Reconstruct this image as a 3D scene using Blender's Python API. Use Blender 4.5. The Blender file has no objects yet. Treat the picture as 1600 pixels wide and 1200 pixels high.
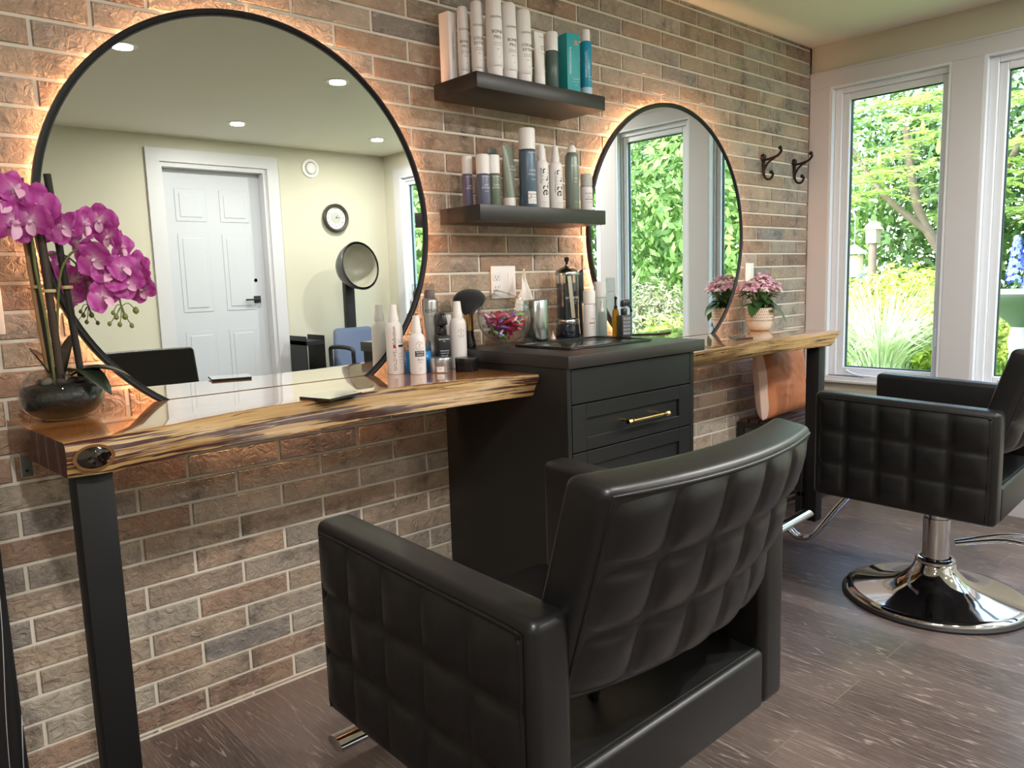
import bpy, bmesh, math, random
from mathutils import Vector, Matrix, noise
random.seed(7)
S = bpy.context.scene
COL = S.collection
PI = math.pi
sin, cos = math.sin, math.cos

# ------------------------------------------------------------------ camera
cd = bpy.data.cameras.new('camera'); camera = bpy.data.objects.new('camera', cd); COL.objects.link(camera)
cd.sensor_fit = 'HORIZONTAL'; cd.sensor_width = 36.0; cd.lens = 27.063
cd.clip_start = 0.02; cd.clip_end = 200
camera.matrix_world = Matrix(((0.7401977, 0.1126063, -0.6628930, 0.0),
                              (-0.6717061, 0.0794073, -0.7365496, -2.1394),
                              (-0.0303015, 0.9904617, 0.1344155, 1.2089),
                              (0, 0, 0, 1)))
S.camera = camera
# ------------------------------------------------------------------ view, world, sun
S.view_settings.view_transform = 'Standard'
S.view_settings.look = 'None'
S.view_settings.gamma = 1.0
S.view_settings.use_curve_mapping = False
S.view_settings.exposure = 0.46
world = bpy.data.worlds.new('world'); S.world = world; world.use_nodes = True
wn = world.node_tree; wn.nodes.clear()
sky = wn.nodes.new('ShaderNodeTexSky'); sky.sky_type = 'NISHITA'
sky.sun_disc = False; sky.sun_elevation = math.radians(48); sky.sun_rotation = math.radians(300)
sky.air_density = 1.0; sky.dust_density = 1.5
bg = wn.nodes.new('ShaderNodeBackground'); bg.inputs['Strength'].default_value = 1.35
wo = wn.nodes.new('ShaderNodeOutputWorld')
wn.links.new(sky.outputs[0], bg.inputs[0]); wn.links.new(bg.outputs[0], wo.inputs[0])
sl = bpy.data.lights.new('sun', 'SUN'); sl.energy = 4.2; sl.angle = math.radians(1.0); sl.color = (1, .96, .86)
sun = bpy.data.objects.new('sun', sl); COL.objects.link(sun)
sun.rotation_euler = Vector((-0.62, 0.30, 0.85)).to_track_quat('Z', 'Y').to_euler()
LAMP_W = 13.0          # each ceiling downlight, watts
GLOW = 110.0            # warm strip behind the mirrors
S.cycles.max_bounces = 10; S.cycles.diffuse_bounces = 5; S.cycles.glossy_bounces = 6
S.cycles.transmission_bounces = 8; S.cycles.transparent_max_bounces = 16
S.cycles.caustics_reflective = True; S.cycles.caustics_refractive = False
S.cycles.sample_clamp_indirect = 8.0

# ------------------------------------------------------------------ materials
def srgb(r, g, b):
    f = lambda c: (c/255/12.92) if c/255 <= .04045 else ((c/255+.055)/1.055)**2.4
    return (f(r), f(g), f(b), 1)
MATS = {}
def mat(name, col=(128, 128, 128), rough=.5, metal=0, spec=.5, coat=0, bump=0, bscale=60, bdist=.002, var=0, vscale=8,
        emit=None, estr=0, trans=0, ior=1.45, sheen=0, alpha=1):
    if name in MATS: return MATS[name]
    m = bpy.data.materials.new(name); m.use_nodes = True; nt = m.node_tree; n = nt.nodes; l = nt.links
    p = n['Principled BSDF']; c = srgb(*col)
    p.inputs['Base Color'].default_value = c; p.inputs['Roughness'].default_value = rough
    p.inputs['Metallic'].default_value = metal; p.inputs['Specular IOR Level'].default_value = spec
    p.inputs['Coat Weight'].default_value = coat; p.inputs['Coat Roughness'].default_value = .05
    p.inputs['IOR'].default_value = ior; p.inputs['Transmission Weight'].default_value = trans
    p.inputs['Sheen Weight'].default_value = sheen
    if emit: p.inputs['Emission Color'].default_value = srgb(*emit); p.inputs['Emission Strength'].default_value = estr
    tc = n.new('ShaderNodeTexCoord')
    if var:
        nz = n.new('ShaderNodeTexNoise'); nz.inputs['Scale'].default_value = vscale; nz.inputs['Detail'].default_value = 5
        l.new(tc.outputs['Object'], nz.inputs['Vector'])
        mx = n.new('ShaderNodeMix'); mx.data_type = 'RGBA'
        mx.inputs[6].default_value = tuple(x*(1-var) for x in c[:3])+(1,)
        mx.inputs[7].default_value = tuple(min(1, x*(1+var)) for x in c[:3])+(1,)
        l.new(nz.outputs['Fac'], mx.inputs[0]); l.new(mx.outputs[2], p.inputs['Base Color'])
    if bump:
        nz = n.new('ShaderNodeTexNoise'); nz.inputs['Scale'].default_value = bscale; nz.inputs['Detail'].default_value = 4
        l.new(tc.outputs['Object'], nz.inputs['Vector'])
        b = n.new('ShaderNodeBump'); b.inputs['Strength'].default_value = bump; b.inputs['Distance'].default_value = bdist
        l.new(nz.outputs['Fac'], b.inputs['Height']); l.new(b.outputs[0], p.inputs['Normal'])
    MATS[name] = m
    return m
def nodes(name):
    m = bpy.data.materials.new(name); m.use_nodes = True; MATS[name] = m
    return m, m.node_tree.nodes, m.node_tree.links, m.node_tree.nodes['Principled BSDF']
def ramp(n, stops, interp='LINEAR'):
    r = n.new('ShaderNodeValToRGB'); e = r.color_ramp.elements; r.color_ramp.interpolation = interp
    while len(e) < len(stops): e.new(.5)
    for q, (p, c) in zip(e, stops): q.position = p; q.color = c
    return r
def noisen(n, l, vec, scale, detail=4, rough=.55, dist=0):
    z = n.new('ShaderNodeTexNoise'); z.inputs['Scale'].default_value = scale; z.inputs['Detail'].default_value = detail
    z.inputs['Roughness'].default_value = rough; z.inputs['Distortion'].default_value = dist
    l.new(vec, z.inputs['Vector']); return z
def mapping(n, l, vec, sc, loc=(0, 0, 0)):
    m = n.new('ShaderNodeMapping'); m.inputs['Scale'].default_value = sc; m.inputs['Location'].default_value = loc
    l.new(vec, m.inputs['Vector']); return m.outputs[0]
def mixc(n, l, fac, a, b, mode='MIX'):
    x = n.new('ShaderNodeMix'); x.data_type = 'RGBA'; x.blend_type = mode
    for s, v in ((0, fac), (6, a), (7, b)):
        if hasattr(v, 'is_linked') or hasattr(v, 'links'): l.new(v, x.inputs[s])
        else: x.inputs[s].default_value = v
    return x.outputs[2]

def brick_material():
    m, n, l, p = nodes('brick')
    tc = n.new('ShaderNodeTexCoord'); at = n.new('ShaderNodeAttribute'); at.attribute_name = 'tint'
    v = tc.outputs['Object']
    a = noisen(n, l, v, 9, 6, .65); b = noisen(n, l, mapping(n, l, v, (1, 1, 2.2)), 28, 6, .7, .6)
    r1 = ramp(n, [(.30, (.36, .37, .41, 1)), (.47, (.97, .97, .98, 1)), (.72, (1.22, 1.19, 1.16, 1))]); l.new(a.outputs[0], r1.inputs[0])
    c1 = mixc(n, l, 1.0, at.outputs['Color'], r1.outputs[0], 'MULTIPLY')
    r2 = ramp(n, [(.52, (0, 0, 0, 1)), (.66, (1, 1, 1, 1))]); l.new(b.outputs[0], r2.inputs[0])
    sc = n.new('ShaderNodeMath'); sc.operation = 'MULTIPLY'; sc.inputs[1].default_value = .42; l.new(r2.outputs[0], sc.inputs[0])
    c2 = mixc(n, l, sc.outputs[0], c1, srgb(196, 186, 172))
    l.new(c2, p.inputs['Base Color']); p.inputs['Roughness'].default_value = .62; p.inputs['Specular IOR Level'].default_value = .35
    w = noisen(n, l, v, 38, 5, .6, 1.2); w2 = noisen(n, l, v, 130, 3, .6)
    rr = ramp(n, [(.38, (0, 0, 0, 1)), (.62, (1, 1, 1, 1))]); l.new(w.outputs[0], rr.inputs[0])
    ad = n.new('ShaderNodeMath'); ad.operation = 'MULTIPLY_ADD'; ad.inputs[1].default_value = .25
    l.new(w2.outputs[0], ad.inputs[0]); l.new(rr.outputs[0], ad.inputs[2])
    bp = n.new('ShaderNodeBump'); bp.inputs['Strength'].default_value = .9; bp.inputs['Distance'].default_value = .0036
    l.new(ad.outputs[0], bp.inputs['Height']); l.new(bp.outputs[0], p.inputs['Normal'])
    return m
def floor_material():
    m, n, l, p = nodes('floor_planks')
    tc = n.new('ShaderNodeTexCoord'); v = tc.outputs['Object']
    sx = n.new('ShaderNodeSeparateXYZ'); l.new(v, sx.inputs[0]); cx = n.new('ShaderNodeCombineXYZ')
    l.new(sx.outputs[1], cx.inputs[0]); l.new(sx.outputs[0], cx.inputs[1])
    bt = n.new('ShaderNodeTexBrick'); l.new(cx.outputs[0], bt.inputs['Vector'])
    for k, q in (('Scale', 1), ('Brick Width', 1.22), ('Row Height', .182), ('Mortar Size', .0014), ('Mortar Smooth', .2), ('Bias', 0)):
        bt.inputs[k].default_value = q
    bt.offset = .37; bt.inputs['Color1'].default_value = (0, 0, 0, 1); bt.inputs['Color2'].default_value = (1, 1, 1, 1)
    bt.inputs['Mortar'].default_value = (.5, .5, .5, 1)
    # per plank shift of the grain
    add = n.new('ShaderNodeVectorMath'); add.operation = 'MULTIPLY_ADD'; add.inputs[1].default_value = (7, 3, 5)
    l.new(bt.outputs['Color'], add.inputs[0]); l.new(v, add.inputs[2])
    big = noisen(n, l, mapping(n, l, add.outputs[0], (7.5, .5, 1)), 1.6, 2, .5, .2)
    mul = n.new('ShaderNodeMath'); mul.operation = 'MULTIPLY'; mul.inputs[1].default_value = 17; l.new(big.outputs[0], mul.inputs[0])
    fr = n.new('ShaderNodeMath'); fr.operation = 'SINE'
    m2 = n.new('ShaderNodeMath'); m2.operation = 'MULTIPLY'; m2.inputs[1].default_value = 6.283; l.new(mul.outputs[0], m2.inputs[0]); l.new(m2.outputs[0], fr.inputs[0])
    rl = ramp(n, [(.86, (0, 0, 0, 1)), (1.0, (1, 1, 1, 1))]); l.new(fr.outputs[0], rl.inputs[0])
    fine = noisen(n, l, mapping(n, l, add.outputs[0], (90, 6, 1)), 3, 4, .7)
    rf = ramp(n, [(.42, (0, 0, 0, 1)), (.62, (1, 1, 1, 1))]); l.new(fine.outputs[0], rf.inputs[0])
    ml = n.new('ShaderNodeMath'); ml.operation = 'MULTIPLY'; l.new(rl.outputs[0], ml.inputs[0]); l.new(rf.outputs[0], ml.inputs[1])
    patch = noisen(n, l, v, 1.5, 3)
    rb = ramp(n, [(.3, srgb(62, 51, 47)), (.7, srgb(98, 86, 81))]); l.new(patch.outputs[0], rb.inputs[0])
    tone = mixc(n, l, .35, rb.outputs[0], bt.outputs['Color'], 'OVERLAY')
    fc = mixc(n, l, ml.outputs[0], tone, srgb(158, 146, 138))
    ff = n.new('ShaderNodeMath'); ff.operation = 'MULTIPLY'; ff.inputs[1].default_value = .22; l.new(rf.outputs[0], ff.inputs[0])
    fc2 = mixc(n, l, ff.outputs[0], fc, srgb(140, 124, 116))
    seam = mixc(n, l, bt.outputs['Fac'], fc2, srgb(120, 108, 102))
    l.new(seam, p.inputs['Base Color'])
    p.inputs['Roughness'].default_value = .36; p.inputs['Specular IOR Level'].default_value = .5
    bp = n.new('ShaderNodeBump'); bp.inputs['Strength'].default_value = .15; bp.inputs['Distance'].default_value = .001
    l.new(fine.outputs[0], bp.inputs['Height']); l.new(bp.outputs[0], p.inputs['Normal'])
    return m
def slab_top_material():
    m, n, l, p = nodes('polished_slab_top')
    tc = n.new('ShaderNodeTexCoord'); v = tc.outputs['Object']
    a = noisen(n, l, mapping(n, l, v, (1.2, 14, 6)), 2.2, 6, .6, .7)
    b = noisen(n, l, mapping(n, l, v, (.9, 5, 3)), 1.3, 3, .5, 1.0)
    r = ramp(n, [(.30, srgb(96, 48, 22)), (.45, srgb(172, 102, 48)), (.6, srgb(205, 142, 84)), (.75, srgb(132, 72, 34))]); l.new(a.outputs[0], r.inputs[0])
    r2 = ramp(n, [(.35, srgb(150, 84, 40)), (.65, srgb(214, 160, 100))]); l.new(b.outputs[0], r2.inputs[0])
    l.new(mixc(n, l, .5, r.outputs[0], r2.outputs[0]), p.inputs['Base Color'])
    p.inputs['Roughness'].default_value = .12; p.inputs['Specular IOR Level'].default_value = .6
    p.inputs['Coat Weight'].default_value = 1; p.inputs['Coat Roughness'].default_value = .015; p.inputs['Coat IOR'].default_value = 1.52
    return m
def slab_edge_material():
    m, n, l, p = nodes('live_edge_wood')
    tc = n.new('ShaderNodeTexCoord'); v = tc.outputs['Object']
    a = noisen(n, l, mapping(n, l, v, (4.0, 9, 170)), 1.0, 4, .58, .5)
    g = noisen(n, l, mapping(n, l, v, (2.6, 3, 26), (3.1, 0, .4)), 1.0, 2, .5, .3)
    base = noisen(n, l, mapping(n, l, v, (2.5, 5, 120)), 1.0, 4, .6, .1)
    rb = ramp(n, [(.35, srgb(146, 108, 60)), (.55, srgb(174, 141, 92)), (.7, srgb(192, 164, 116))]); l.new(base.outputs[0], rb.inputs[0])
    th = n.new('ShaderNodeMath'); th.operation = 'MULTIPLY_ADD'; th.inputs[1].default_value = .55
    l.new(g.outputs[0], th.inputs[0]); l.new(a.outputs[0], th.inputs[2])
    rs = ramp(n, [(.79, (0, 0, 0, 1)), (.84, (1, 1, 1, 1))]); l.new(th.outputs[0], rs.inputs[0])
    l.new(mixc(n, l, rs.outputs[0], rb.outputs[0], srgb(58, 22, 12)), p.inputs['Base Color'])
    p.inputs['Roughness'].default_value = .5; p.inputs['Coat Weight'].default_value = .08; p.inputs['Coat Roughness'].default_value = .3
    bp = n.new('ShaderNodeBump'); bp.inputs['Strength'].default_value = .35; bp.inputs['Distance'].default_value = .0015
    l.new(th.outputs[0], bp.inputs['Height']); l.new(bp.outputs[0], p.inputs['Normal'])
    return m
def glass_pane_material():
    m = bpy.data.materials.new('window_glass'); m.use_nodes = True; n = m.node_tree.nodes; l = m.node_tree.links; n.clear()
    o = n.new('ShaderNodeOutputMaterial'); t = n.new('ShaderNodeBsdfTransparent'); g = n.new('ShaderNodeBsdfGlossy'); x = n.new('ShaderNodeMixShader')
    t.inputs[0].default_value = (.93, .96, .95, 1); g.inputs['Roughness'].default_value = .0
    f = n.new('ShaderNodeFresnel'); f.inputs[0].default_value = 1.35
    l.new(f.outputs[0], x.inputs[0]); l.new(t.outputs[0], x.inputs[1]); l.new(g.outputs[0], x.inputs[2]); l.new(x.outputs[0], o.inputs[0])
    return m
def leaf_material(name, c1, c2, trans=.35, rough=.5):
    m = bpy.data.materials.new(name); m.use_nodes = True; n = m.node_tree.nodes; l = m.node_tree.links
    p = n['Principled BSDF']; o = n['Material Output']
    tc = n.new('ShaderNodeTexCoord'); z = noisen(n, l, tc.outputs['Object'], 3.0, 3)
    gi = n.new('ShaderNodeNewGeometry')
    ad = n.new('ShaderNodeMath'); ad.operation = 'MULTIPLY_ADD'; ad.inputs[1].default_value = .6
    l.new(gi.outputs['Random Per Island'], ad.inputs[0]); l.new(z.outputs[0], ad.inputs[2])
    r = ramp(n, [(.35, srgb(*c1)), (1.0, srgb(*c2))]); l.new(ad.outputs[0], r.inputs[0])
    l.new(r.outputs[0], p.inputs['Base Color']); p.inputs['Roughness'].default_value = rough
    t = n.new('ShaderNodeBsdfTranslucent'); l.new(r.outputs[0], t.inputs[0]); x = n.new('ShaderNodeMixShader'); x.inputs[0].default_value = trans
    l.new(p.outputs[0], x.inputs[1]); l.new(t.outputs[0], x.inputs[2]); l.new(x.outputs[0], o.inputs[0])
    MATS[name] = m; return m

BRICK = brick_material(); FLOOR = floor_material(); TOPW = slab_top_material(); EDGEW = slab_edge_material(); PANE = glass_pane_material()
GROUT = mat('grout', (216, 208, 194), .9, bump=.3, bscale=200)
CREAM = mat('cream_paint', (199, 195, 177), .85, bump=.05, bscale=300, bdist=.0005)
CEILM = mat('ceiling_paint', (226, 222, 208), .9)
WHITEP = mat('white_trim_paint', (201, 200, 203), .45)
VINYL = mat('white_vinyl', (222, 226, 232), .35)
LEATHER = mat('black_leather', (17, 17, 18), .38, bump=.25, bscale=900, bdist=.0004, spec=.62)
PIPING = mat('black_piping', (16, 16, 17), .4)
CHROME = mat('chrome', (222, 222, 224), .06, metal=1)
STEEL = mat('brushed_steel', (180, 182, 180), .22, metal=1)
RUBBER = mat('black_rubber', (24, 24, 25), .6)
BLACKM = mat('black_metal', (20, 20, 22), .5, bump=.15, bscale=500, bdist=.0003)
IRON = mat('dark_bronze_iron', (44, 34, 34), .45, metal=.6)
CABM = mat('black_green_cabinet', (28, 29, 29), .40)
SHELFM = mat('black_shelf_paint', (44, 40, 38), .38)
COUNTM = mat('black_woodgrain_laminate', (46, 42, 40), .38, bump=.1, bscale=80, var=.12, vscale=20)
BRASS = mat('brass', (214, 176, 116), .22, metal=1)
WPL = mat('white_plastic', (232, 228, 226), .35)
WPL2 = mat('warm_white_plastic', (236, 230, 226), .4)
INK = mat('black_print', (30, 30, 32), .6); GREYINK = mat('grey_print', (120, 120, 124), .6)
BLUEINK = mat('blue_print', (44, 70, 140), .6); WINK = mat('white_print', (235, 235, 235), .6); REDINK = mat('red_print', (190, 30, 48), .6)
SILVER = mat('silver_can', (188, 188, 190), .28, metal=.85)
def clear_material(name, tint, ior, rough):
    m = bpy.data.materials.new(name); m.use_nodes = True; n = m.node_tree.nodes; l = m.node_tree.links; n.clear()
    o = n.new('ShaderNodeOutputMaterial'); t = n.new('ShaderNodeBsdfTransparent'); g = n.new('ShaderNodeBsdfGlossy'); x = n.new('ShaderNodeMixShader')
    t.inputs[0].default_value = tint; g.inputs['Roughness'].default_value = rough; f = n.new('ShaderNodeLayerWeight'); f.inputs[0].default_value = .5
    pw = n.new('ShaderNodeMath'); pw.operation = 'POWER'; pw.inputs[1].default_value = 3.2; l.new(f.outputs['Facing'], pw.inputs[0])
    ad = n.new('ShaderNodeMath'); ad.operation = 'MULTIPLY_ADD'; ad.inputs[1].default_value = .75; ad.inputs[2].default_value = .035*ior/1.5; l.new(pw.outputs[0], ad.inputs[0])
    l.new(ad.outputs[0], x.inputs[0]); l.new(t.outputs[0], x.inputs[1]); l.new(g.outputs[0], x.inputs[2]); l.new(x.outputs[0], o.inputs[0]); MATS[name] = m; return m
CLEAR = clear_material('clear_glass', (.94, .96, .96, 1), 1.5, .0)
CLEARP = clear_material('clear_plastic', (.80, .85, .85, 1), 1.45, .06)
MIRROR = mat('mirror_silver', (236, 240, 236), .0, metal=1)

# ------------------------------------------------------------------ geometry helpers
def link(o, parent=None):
    COL.objects.link(o)
    if parent is not None: o.parent = parent
    return o
def obj(name, verts, faces, m=None, parent=None, smooth=False, mi=None, loc=None, rot=None, angle=None, keep=False):
    used = sorted({i for f in faces for i in f})
    if len(used) < len(verts) and not keep:
        mp = {o: k for k, o in enumerate(used)}; verts = [verts[i] for i in used]; faces = [tuple(mp[i] for i in f) for f in faces]
    me = bpy.data.meshes.new(name); me.from_pydata([tuple(v) for v in verts], [], faces)
    ms = m if isinstance(m, (list, tuple)) else [m]
    for q in ms:
        if q: me.materials.append(q)
    if mi: me.polygons.foreach_set('material_index', mi)
    if smooth:
        me.polygons.foreach_set('use_smooth', [True]*len(me.polygons))
        if angle: me.set_sharp_from_angle(angle=math.radians(angle))
    me.update()
    o = bpy.data.objects.new(name, me); link(o, parent)
    if loc: o.location = loc
    if rot: o.rotation_euler = rot
    return o
def fin(name, bm, m, parent=None, smooth=True, angle=35, loc=None, rot=None):
    me = bpy.data.meshes.new(name); bmesh.ops.recalc_face_normals(bm, faces=bm.faces); bm.to_mesh(me); bm.free()
    for q in (m if isinstance(m, (list, tuple)) else [m]): me.materials.append(q)
    if smooth:
        me.polygons.foreach_set('use_smooth', [True]*len(me.polygons)); me.set_sharp_from_angle(angle=math.radians(angle))
    o = bpy.data.objects.new(name, me); link(o, parent)
    if loc: o.location = loc
    if rot: o.rotation_euler = rot
    return o
def bm_box(bm, x0, x1, y0, y1, z0, z1, bev=0, seg=2):
    vs = [bm.verts.new((x, y, z)) for x in (x0, x1) for y in (y0, y1) for z in (z0, z1)]
    fs = [bm.faces.new([vs[i] for i in q]) for q in ((0, 1, 3, 2), (4, 6, 7, 5), (0, 4, 5, 1), (2, 3, 7, 6), (0, 2, 6, 4), (1, 5, 7, 3))]
    if bev:
        es = list({e for f in fs for e in f.edges})
        bmesh.ops.bevel(bm, geom=es, offset=bev, segments=seg, profile=.5, affect='EDGES')
    return vs
def box(name, x0, x1, y0, y1, z0, z1, m, parent=None, bev=0, seg=2, **k):
    bm = bmesh.new(); bm_box(bm, min(x0, x1), max(x0, x1), min(y0, y1), max(y0, y1), min(z0, z1), max(z0, z1), bev, seg)
    return fin(name, bm, m, parent, smooth=bool(bev), **k)
def boxes(name, lst, m, parent=None, bev=0):
    bm = bmesh.new()
    for b in lst: bm_box(bm, min(b[0], b[1]), max(b[0], b[1]), min(b[2], b[3]), max(b[2], b[3]), min(b[4], b[5]), max(b[4], b[5]), bev, 1)
    return fin(name, bm, m, parent, smooth=bool(bev))
def lathe_vf(prof, seg=32, cx=0, cy=0, cz=0, close=True):
    V, F = [], []
    for r, z in prof:
        for i in range(seg):
            a = 2*PI*i/seg; V.append((cx+r*cos(a), cy+r*sin(a), cz+z))
    for j in range(len(prof)-1):
        for i in range(seg):
            k = (i+1) % seg; F.append((j*seg+i, j*seg+k, (j+1)*seg+k, (j+1)*seg+i))
    if close:
        F.append(tuple(reversed(range(seg)))); F.append(tuple((len(prof)-1)*seg+i for i in range(seg)))
    return V, F
def lathe(name, prof, m, parent=None, seg=32, c=(0, 0, 0), close=True, angle=40, rot=None):
    V, F = lathe_vf(prof, seg, 0, 0, 0, close)
    return obj(name, V, F, m, parent, True, loc=c, rot=rot, angle=angle)
def tube_vf(pts, r, seg=10, caps=True):
    pts = [Vector(p) for p in pts]; V, F = [], []; n = len(pts)
    rs = r if isinstance(r, (list, tuple)) else [r]*n
    up = Vector((0, 0, 1)); prev = None
    for i, p in enumerate(pts):
        t = (pts[min(i+1, n-1)]-pts[max(i-1, 0)]).normalized()
        if prev is None:
            a = t.cross(up) if abs(t.dot(up)) < .95 else t.cross(Vector((1, 0, 0)))
        else: a = prev-t*prev.dot(t)
        a.normalize(); prev = a.copy(); b = t.cross(a)
        for k in range(seg):
            q = 2*PI*k/seg; V.append(p+(a*cos(q)+b*sin(q))*rs[i])
    for i in range(n-1):
        for k in range(seg):
            j = (k+1) % seg; F.append((i*seg+k, i*seg+j, (i+1)*seg+j, (i+1)*seg+k))
    if caps: F.append(tuple(reversed(range(seg)))); F.append(tuple((n-1)*seg+k for k in range(seg)))
    return V, F
def tube(name, pts, r, m, parent=None, seg=10, **k):
    V, F = tube_vf(pts, r, seg); return obj(name, V, F, m, parent, True, angle=50, **k)
def smooth_path(pts, n=8):
    P = [Vector(p) for p in pts]; out = []
    for i in range(len(P)-1):
        p0 = P[max(i-1, 0)]; p1 = P[i]; p2 = P[i+1]; p3 = P[min(i+2, len(P)-1)]
        for k in range(n):
            t = k/n
            out.append(.5*((2*p1)+(-p0+p2)*t+(2*p0-5*p1+4*p2-p3)*t*t+(-p0+3*p1-3*p2+p3)*t**3))
    out.append(P[-1]); return out
def merge(parts):
    V, F = [], []
    for v, f in parts:
        o = len(V); V += [tuple(q) for q in v]; F += [tuple(i+o for i in q) for q in f]
    return V, F
def thing(name, label, cat, loc=(0, 0, 0), rz=0, group=None):
    o = bpy.data.objects.new(name, None); o.empty_display_size = .05; link(o)
    o.location = loc; o.rotation_euler = (0, 0, rz); o['label'] = label; o['category'] = cat
    if group: o['group'] = group
    return o
def tag(o, label, cat, group=None):
    o['label'] = label; o['category'] = cat
    if group: o['group'] = group
    return o
def struct(o): o['kind'] = 'structure'; return o
def dup(root, loc, rz=None, label=None, group=None, scale=None):
    r = root.copy(); COL.objects.link(r); r.location = loc
    if rz is not None: r.rotation_euler = (0, 0, rz) if not isinstance(rz, (tuple, list)) else rz
    if label: r['label'] = label
    if group: r['group'] = group
    if scale: r.scale = scale
    for ch in list(root.children):
        c = ch.copy(); COL.objects.link(c); c.parent = r
        for g in ch.children:
            d = g.copy(); COL.objects.link(d); d.parent = c
    return r
_tc = {}
def text_vf(s, size):
    key = s
    if key not in _tc:
        cu = bpy.data.curves.new('t', 'FONT'); cu.body = s; cu.size = 1; cu.align_x = 'CENTER'; cu.align_y = 'CENTER'; cu.resolution_u = 2
        o = bpy.data.objects.new('t', cu); COL.objects.link(o)
        me = bpy.data.meshes.new_from_object(o)
        _tc[key] = ([tuple(v.co) for v in me.vertices], [tuple(p.vertices) for p in me.polygons])
        bpy.data.objects.remove(o); bpy.data.curves.remove(cu); bpy.data.meshes.remove(me)
    V, F = _tc[key]
    return [(x*size, y*size) for x, y, z in V], F
def lettering(lines, m, parent, R=None, z0=0, face=0, yflat=0, name='lettering'):
    """lines: (text, size, x offset, z, rotated). Wrapped on radius R or flat at y=yflat; face = angle of label centre from -y"""
    parts = []
    for s, size, dx, z, rot in lines:
        V, F = text_vf(s, size); W = []
        for x, y in V:
            if rot: x, y = -y*rot, x*rot
            x += dx
            if R:
                a = x/R+face; W.append((R*sin(a), -R*cos(a), z+y))
            else: W.append((x, yflat, z+y))
        parts.append((W, F))
    V, F = merge(parts); return obj(name, V, F, m, parent)
def band_vf(R, a0, a1, z0, z1, seg=12):
    V, F = [], []
    for i in range(seg+1):
        a = a0+(a1-a0)*i/seg; V += [(R*sin(a), -R*cos(a), z0), (R*sin(a), -R*cos(a), z1)]
    for i in range(seg): F.append((2*i, 2*i+2, 2*i+3, 2*i+1))
    return V, F
def patch(name, R, a0, a1, z0, z1, m, parent):
    V, F = band_vf(R, a0, a1, z0, z1); return obj(name, V, F, m, parent)

# ------------------------------------------------------------------ the room
XR = 4.19; YF = -4.35; ZC = 2.409; XL = -2.2
HL = 0.133869; X0 = 3.92954; ZK = 2.3916; CR = .068
def brick_wall():
    V, F, MI, TC = [], [], [], []
    pal = [(168, 150, 130), (162, 144, 126), (156, 140, 124), (172, 154, 134), (154, 130, 112), (150, 124, 106), (152, 143, 132), (164, 152, 138), (140, 133, 127), (160, 138, 118), (168, 158, 144), (163, 148, 130)]
    def quad(a, b, c, d, mi, col):
        o = len(V); V.extend([a, b, c, d]); F.append((o, o+1, o+2, o+3)); MI.append(mi); TC.extend([col]*4)
    quad((XL, .0045, 0), (XR, .0045, 0), (XR, .0045, ZC), (XL, .0045, ZC), 1, (1, 1, 1, 1))
    rnd = random.Random(5); g = .0040; b = .0028
    for r in range(0, 37):
        z1 = ZK-(r-1)*CR-g if r > 0 else ZC; z0 = ZK-r*CR+g
        if r == 0: z0 = ZK+g
        z0 = max(z0, 0.002); z1 = min(z1, ZC)
        if z1 <= z0+.004: continue
        i = -60 if r % 2 else -61
        while True:
            xa, xb = X0+i*HL, X0+(i+2)*HL; i += 2
            if xb < XL: continue
            if xa > XR: break
            a, c = max(xa+g, XL), min(xb-g, XR)
            if c-a < .01: continue
            col = srgb(*pal[rnd.randrange(len(pal))]); f = rnd.uniform(.90, 1.10); col = (col[0]*f, col[1]*f, col[2]*f, 1)
            y = rnd.uniform(-.0012, .0004)
            p = [(a, .0045, z0), (c, .0045, z0), (c, .0045, z1), (a, .0045, z1)]
            q = [(a+b, y, z0+b), (c-b, y, z0+b), (c-b, y, z1-b), (a+b, y, z1-b)]
            quad(q[0], q[1], q[2], q[3], 0, col)
            for k in range(4): quad(p[k], p[(k+1) % 4], q[(k+1) % 4], q[k], 0, col)
    # solid core of the wall
    for (x0, x1, y0, y1, z0, z1) in [(XL-.15, XR+.15, .0045, .16, -.1, ZC+.12)]:
        c = [(x0, y1, z0), (x1, y1, z0), (x1, y1, z1), (x0, y1, z1)]; quad(*c, 1, (1, 1, 1, 1))
        quad((x0, y0, z0), (x0, y1, z0), (x0, y1, z1), (x0, y0, z1), 1, (1, 1, 1, 1)); quad((x1, y0, z0), (x1, y1, z0), (x1, y1, z1), (x1, y0, z1), 1, (1, 1, 1, 1))
        quad((x0, y0, z1), (x1, y0, z1), (x1, y1, z1), (x0, y1, z1), 1, (1, 1, 1, 1))
    o = obj('wall_back', V, F, [BRICK, GROUT], mi=MI); me = o.data
    ca = me.color_attributes.new('tint', 'FLOAT_COLOR', 'POINT')
    ca.data.foreach_set('color', [x for c in TC for x in c]); return struct(o)
brick_wall()
struct(box('floor', XL-.15, XR+.15, YF-.15, .004, -.1, 0, FLOOR))
struct(box('ceiling', XL-.15, XR+.15, YF-.15, .0045, ZC, ZC+.12, CEILM))
struct(box('wall_left', XL-.15, XL, YF, .0045, 0, ZC, CREAM))
DX0, DX1, DZ = 2.135, 3.02, 2.21        # doorway in the front wall
struct(boxes('wall_front', [(XL-.15, DX0, YF-.15, YF, 0, ZC), (DX1, XR+.15, YF-.15, YF, 0, ZC), (DX0, DX1, YF-.15, YF, DZ, ZC)], CREAM))
OPEN = [(-.115, -.713), (-.855, -1.453), (-1.60, -2.20), (-2.34, -2.94), (-3.46, -4.06)]
WZ0, WZ1 = .62, 2.185
wl = [(XR+.02, XR+.15, YF, .0045, 0, WZ0), (XR+.02, XR+.15, YF, .0045, WZ1, ZC)]
ys = [0.0045]+[v for o in OPEN for v in o]+[YF]
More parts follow.
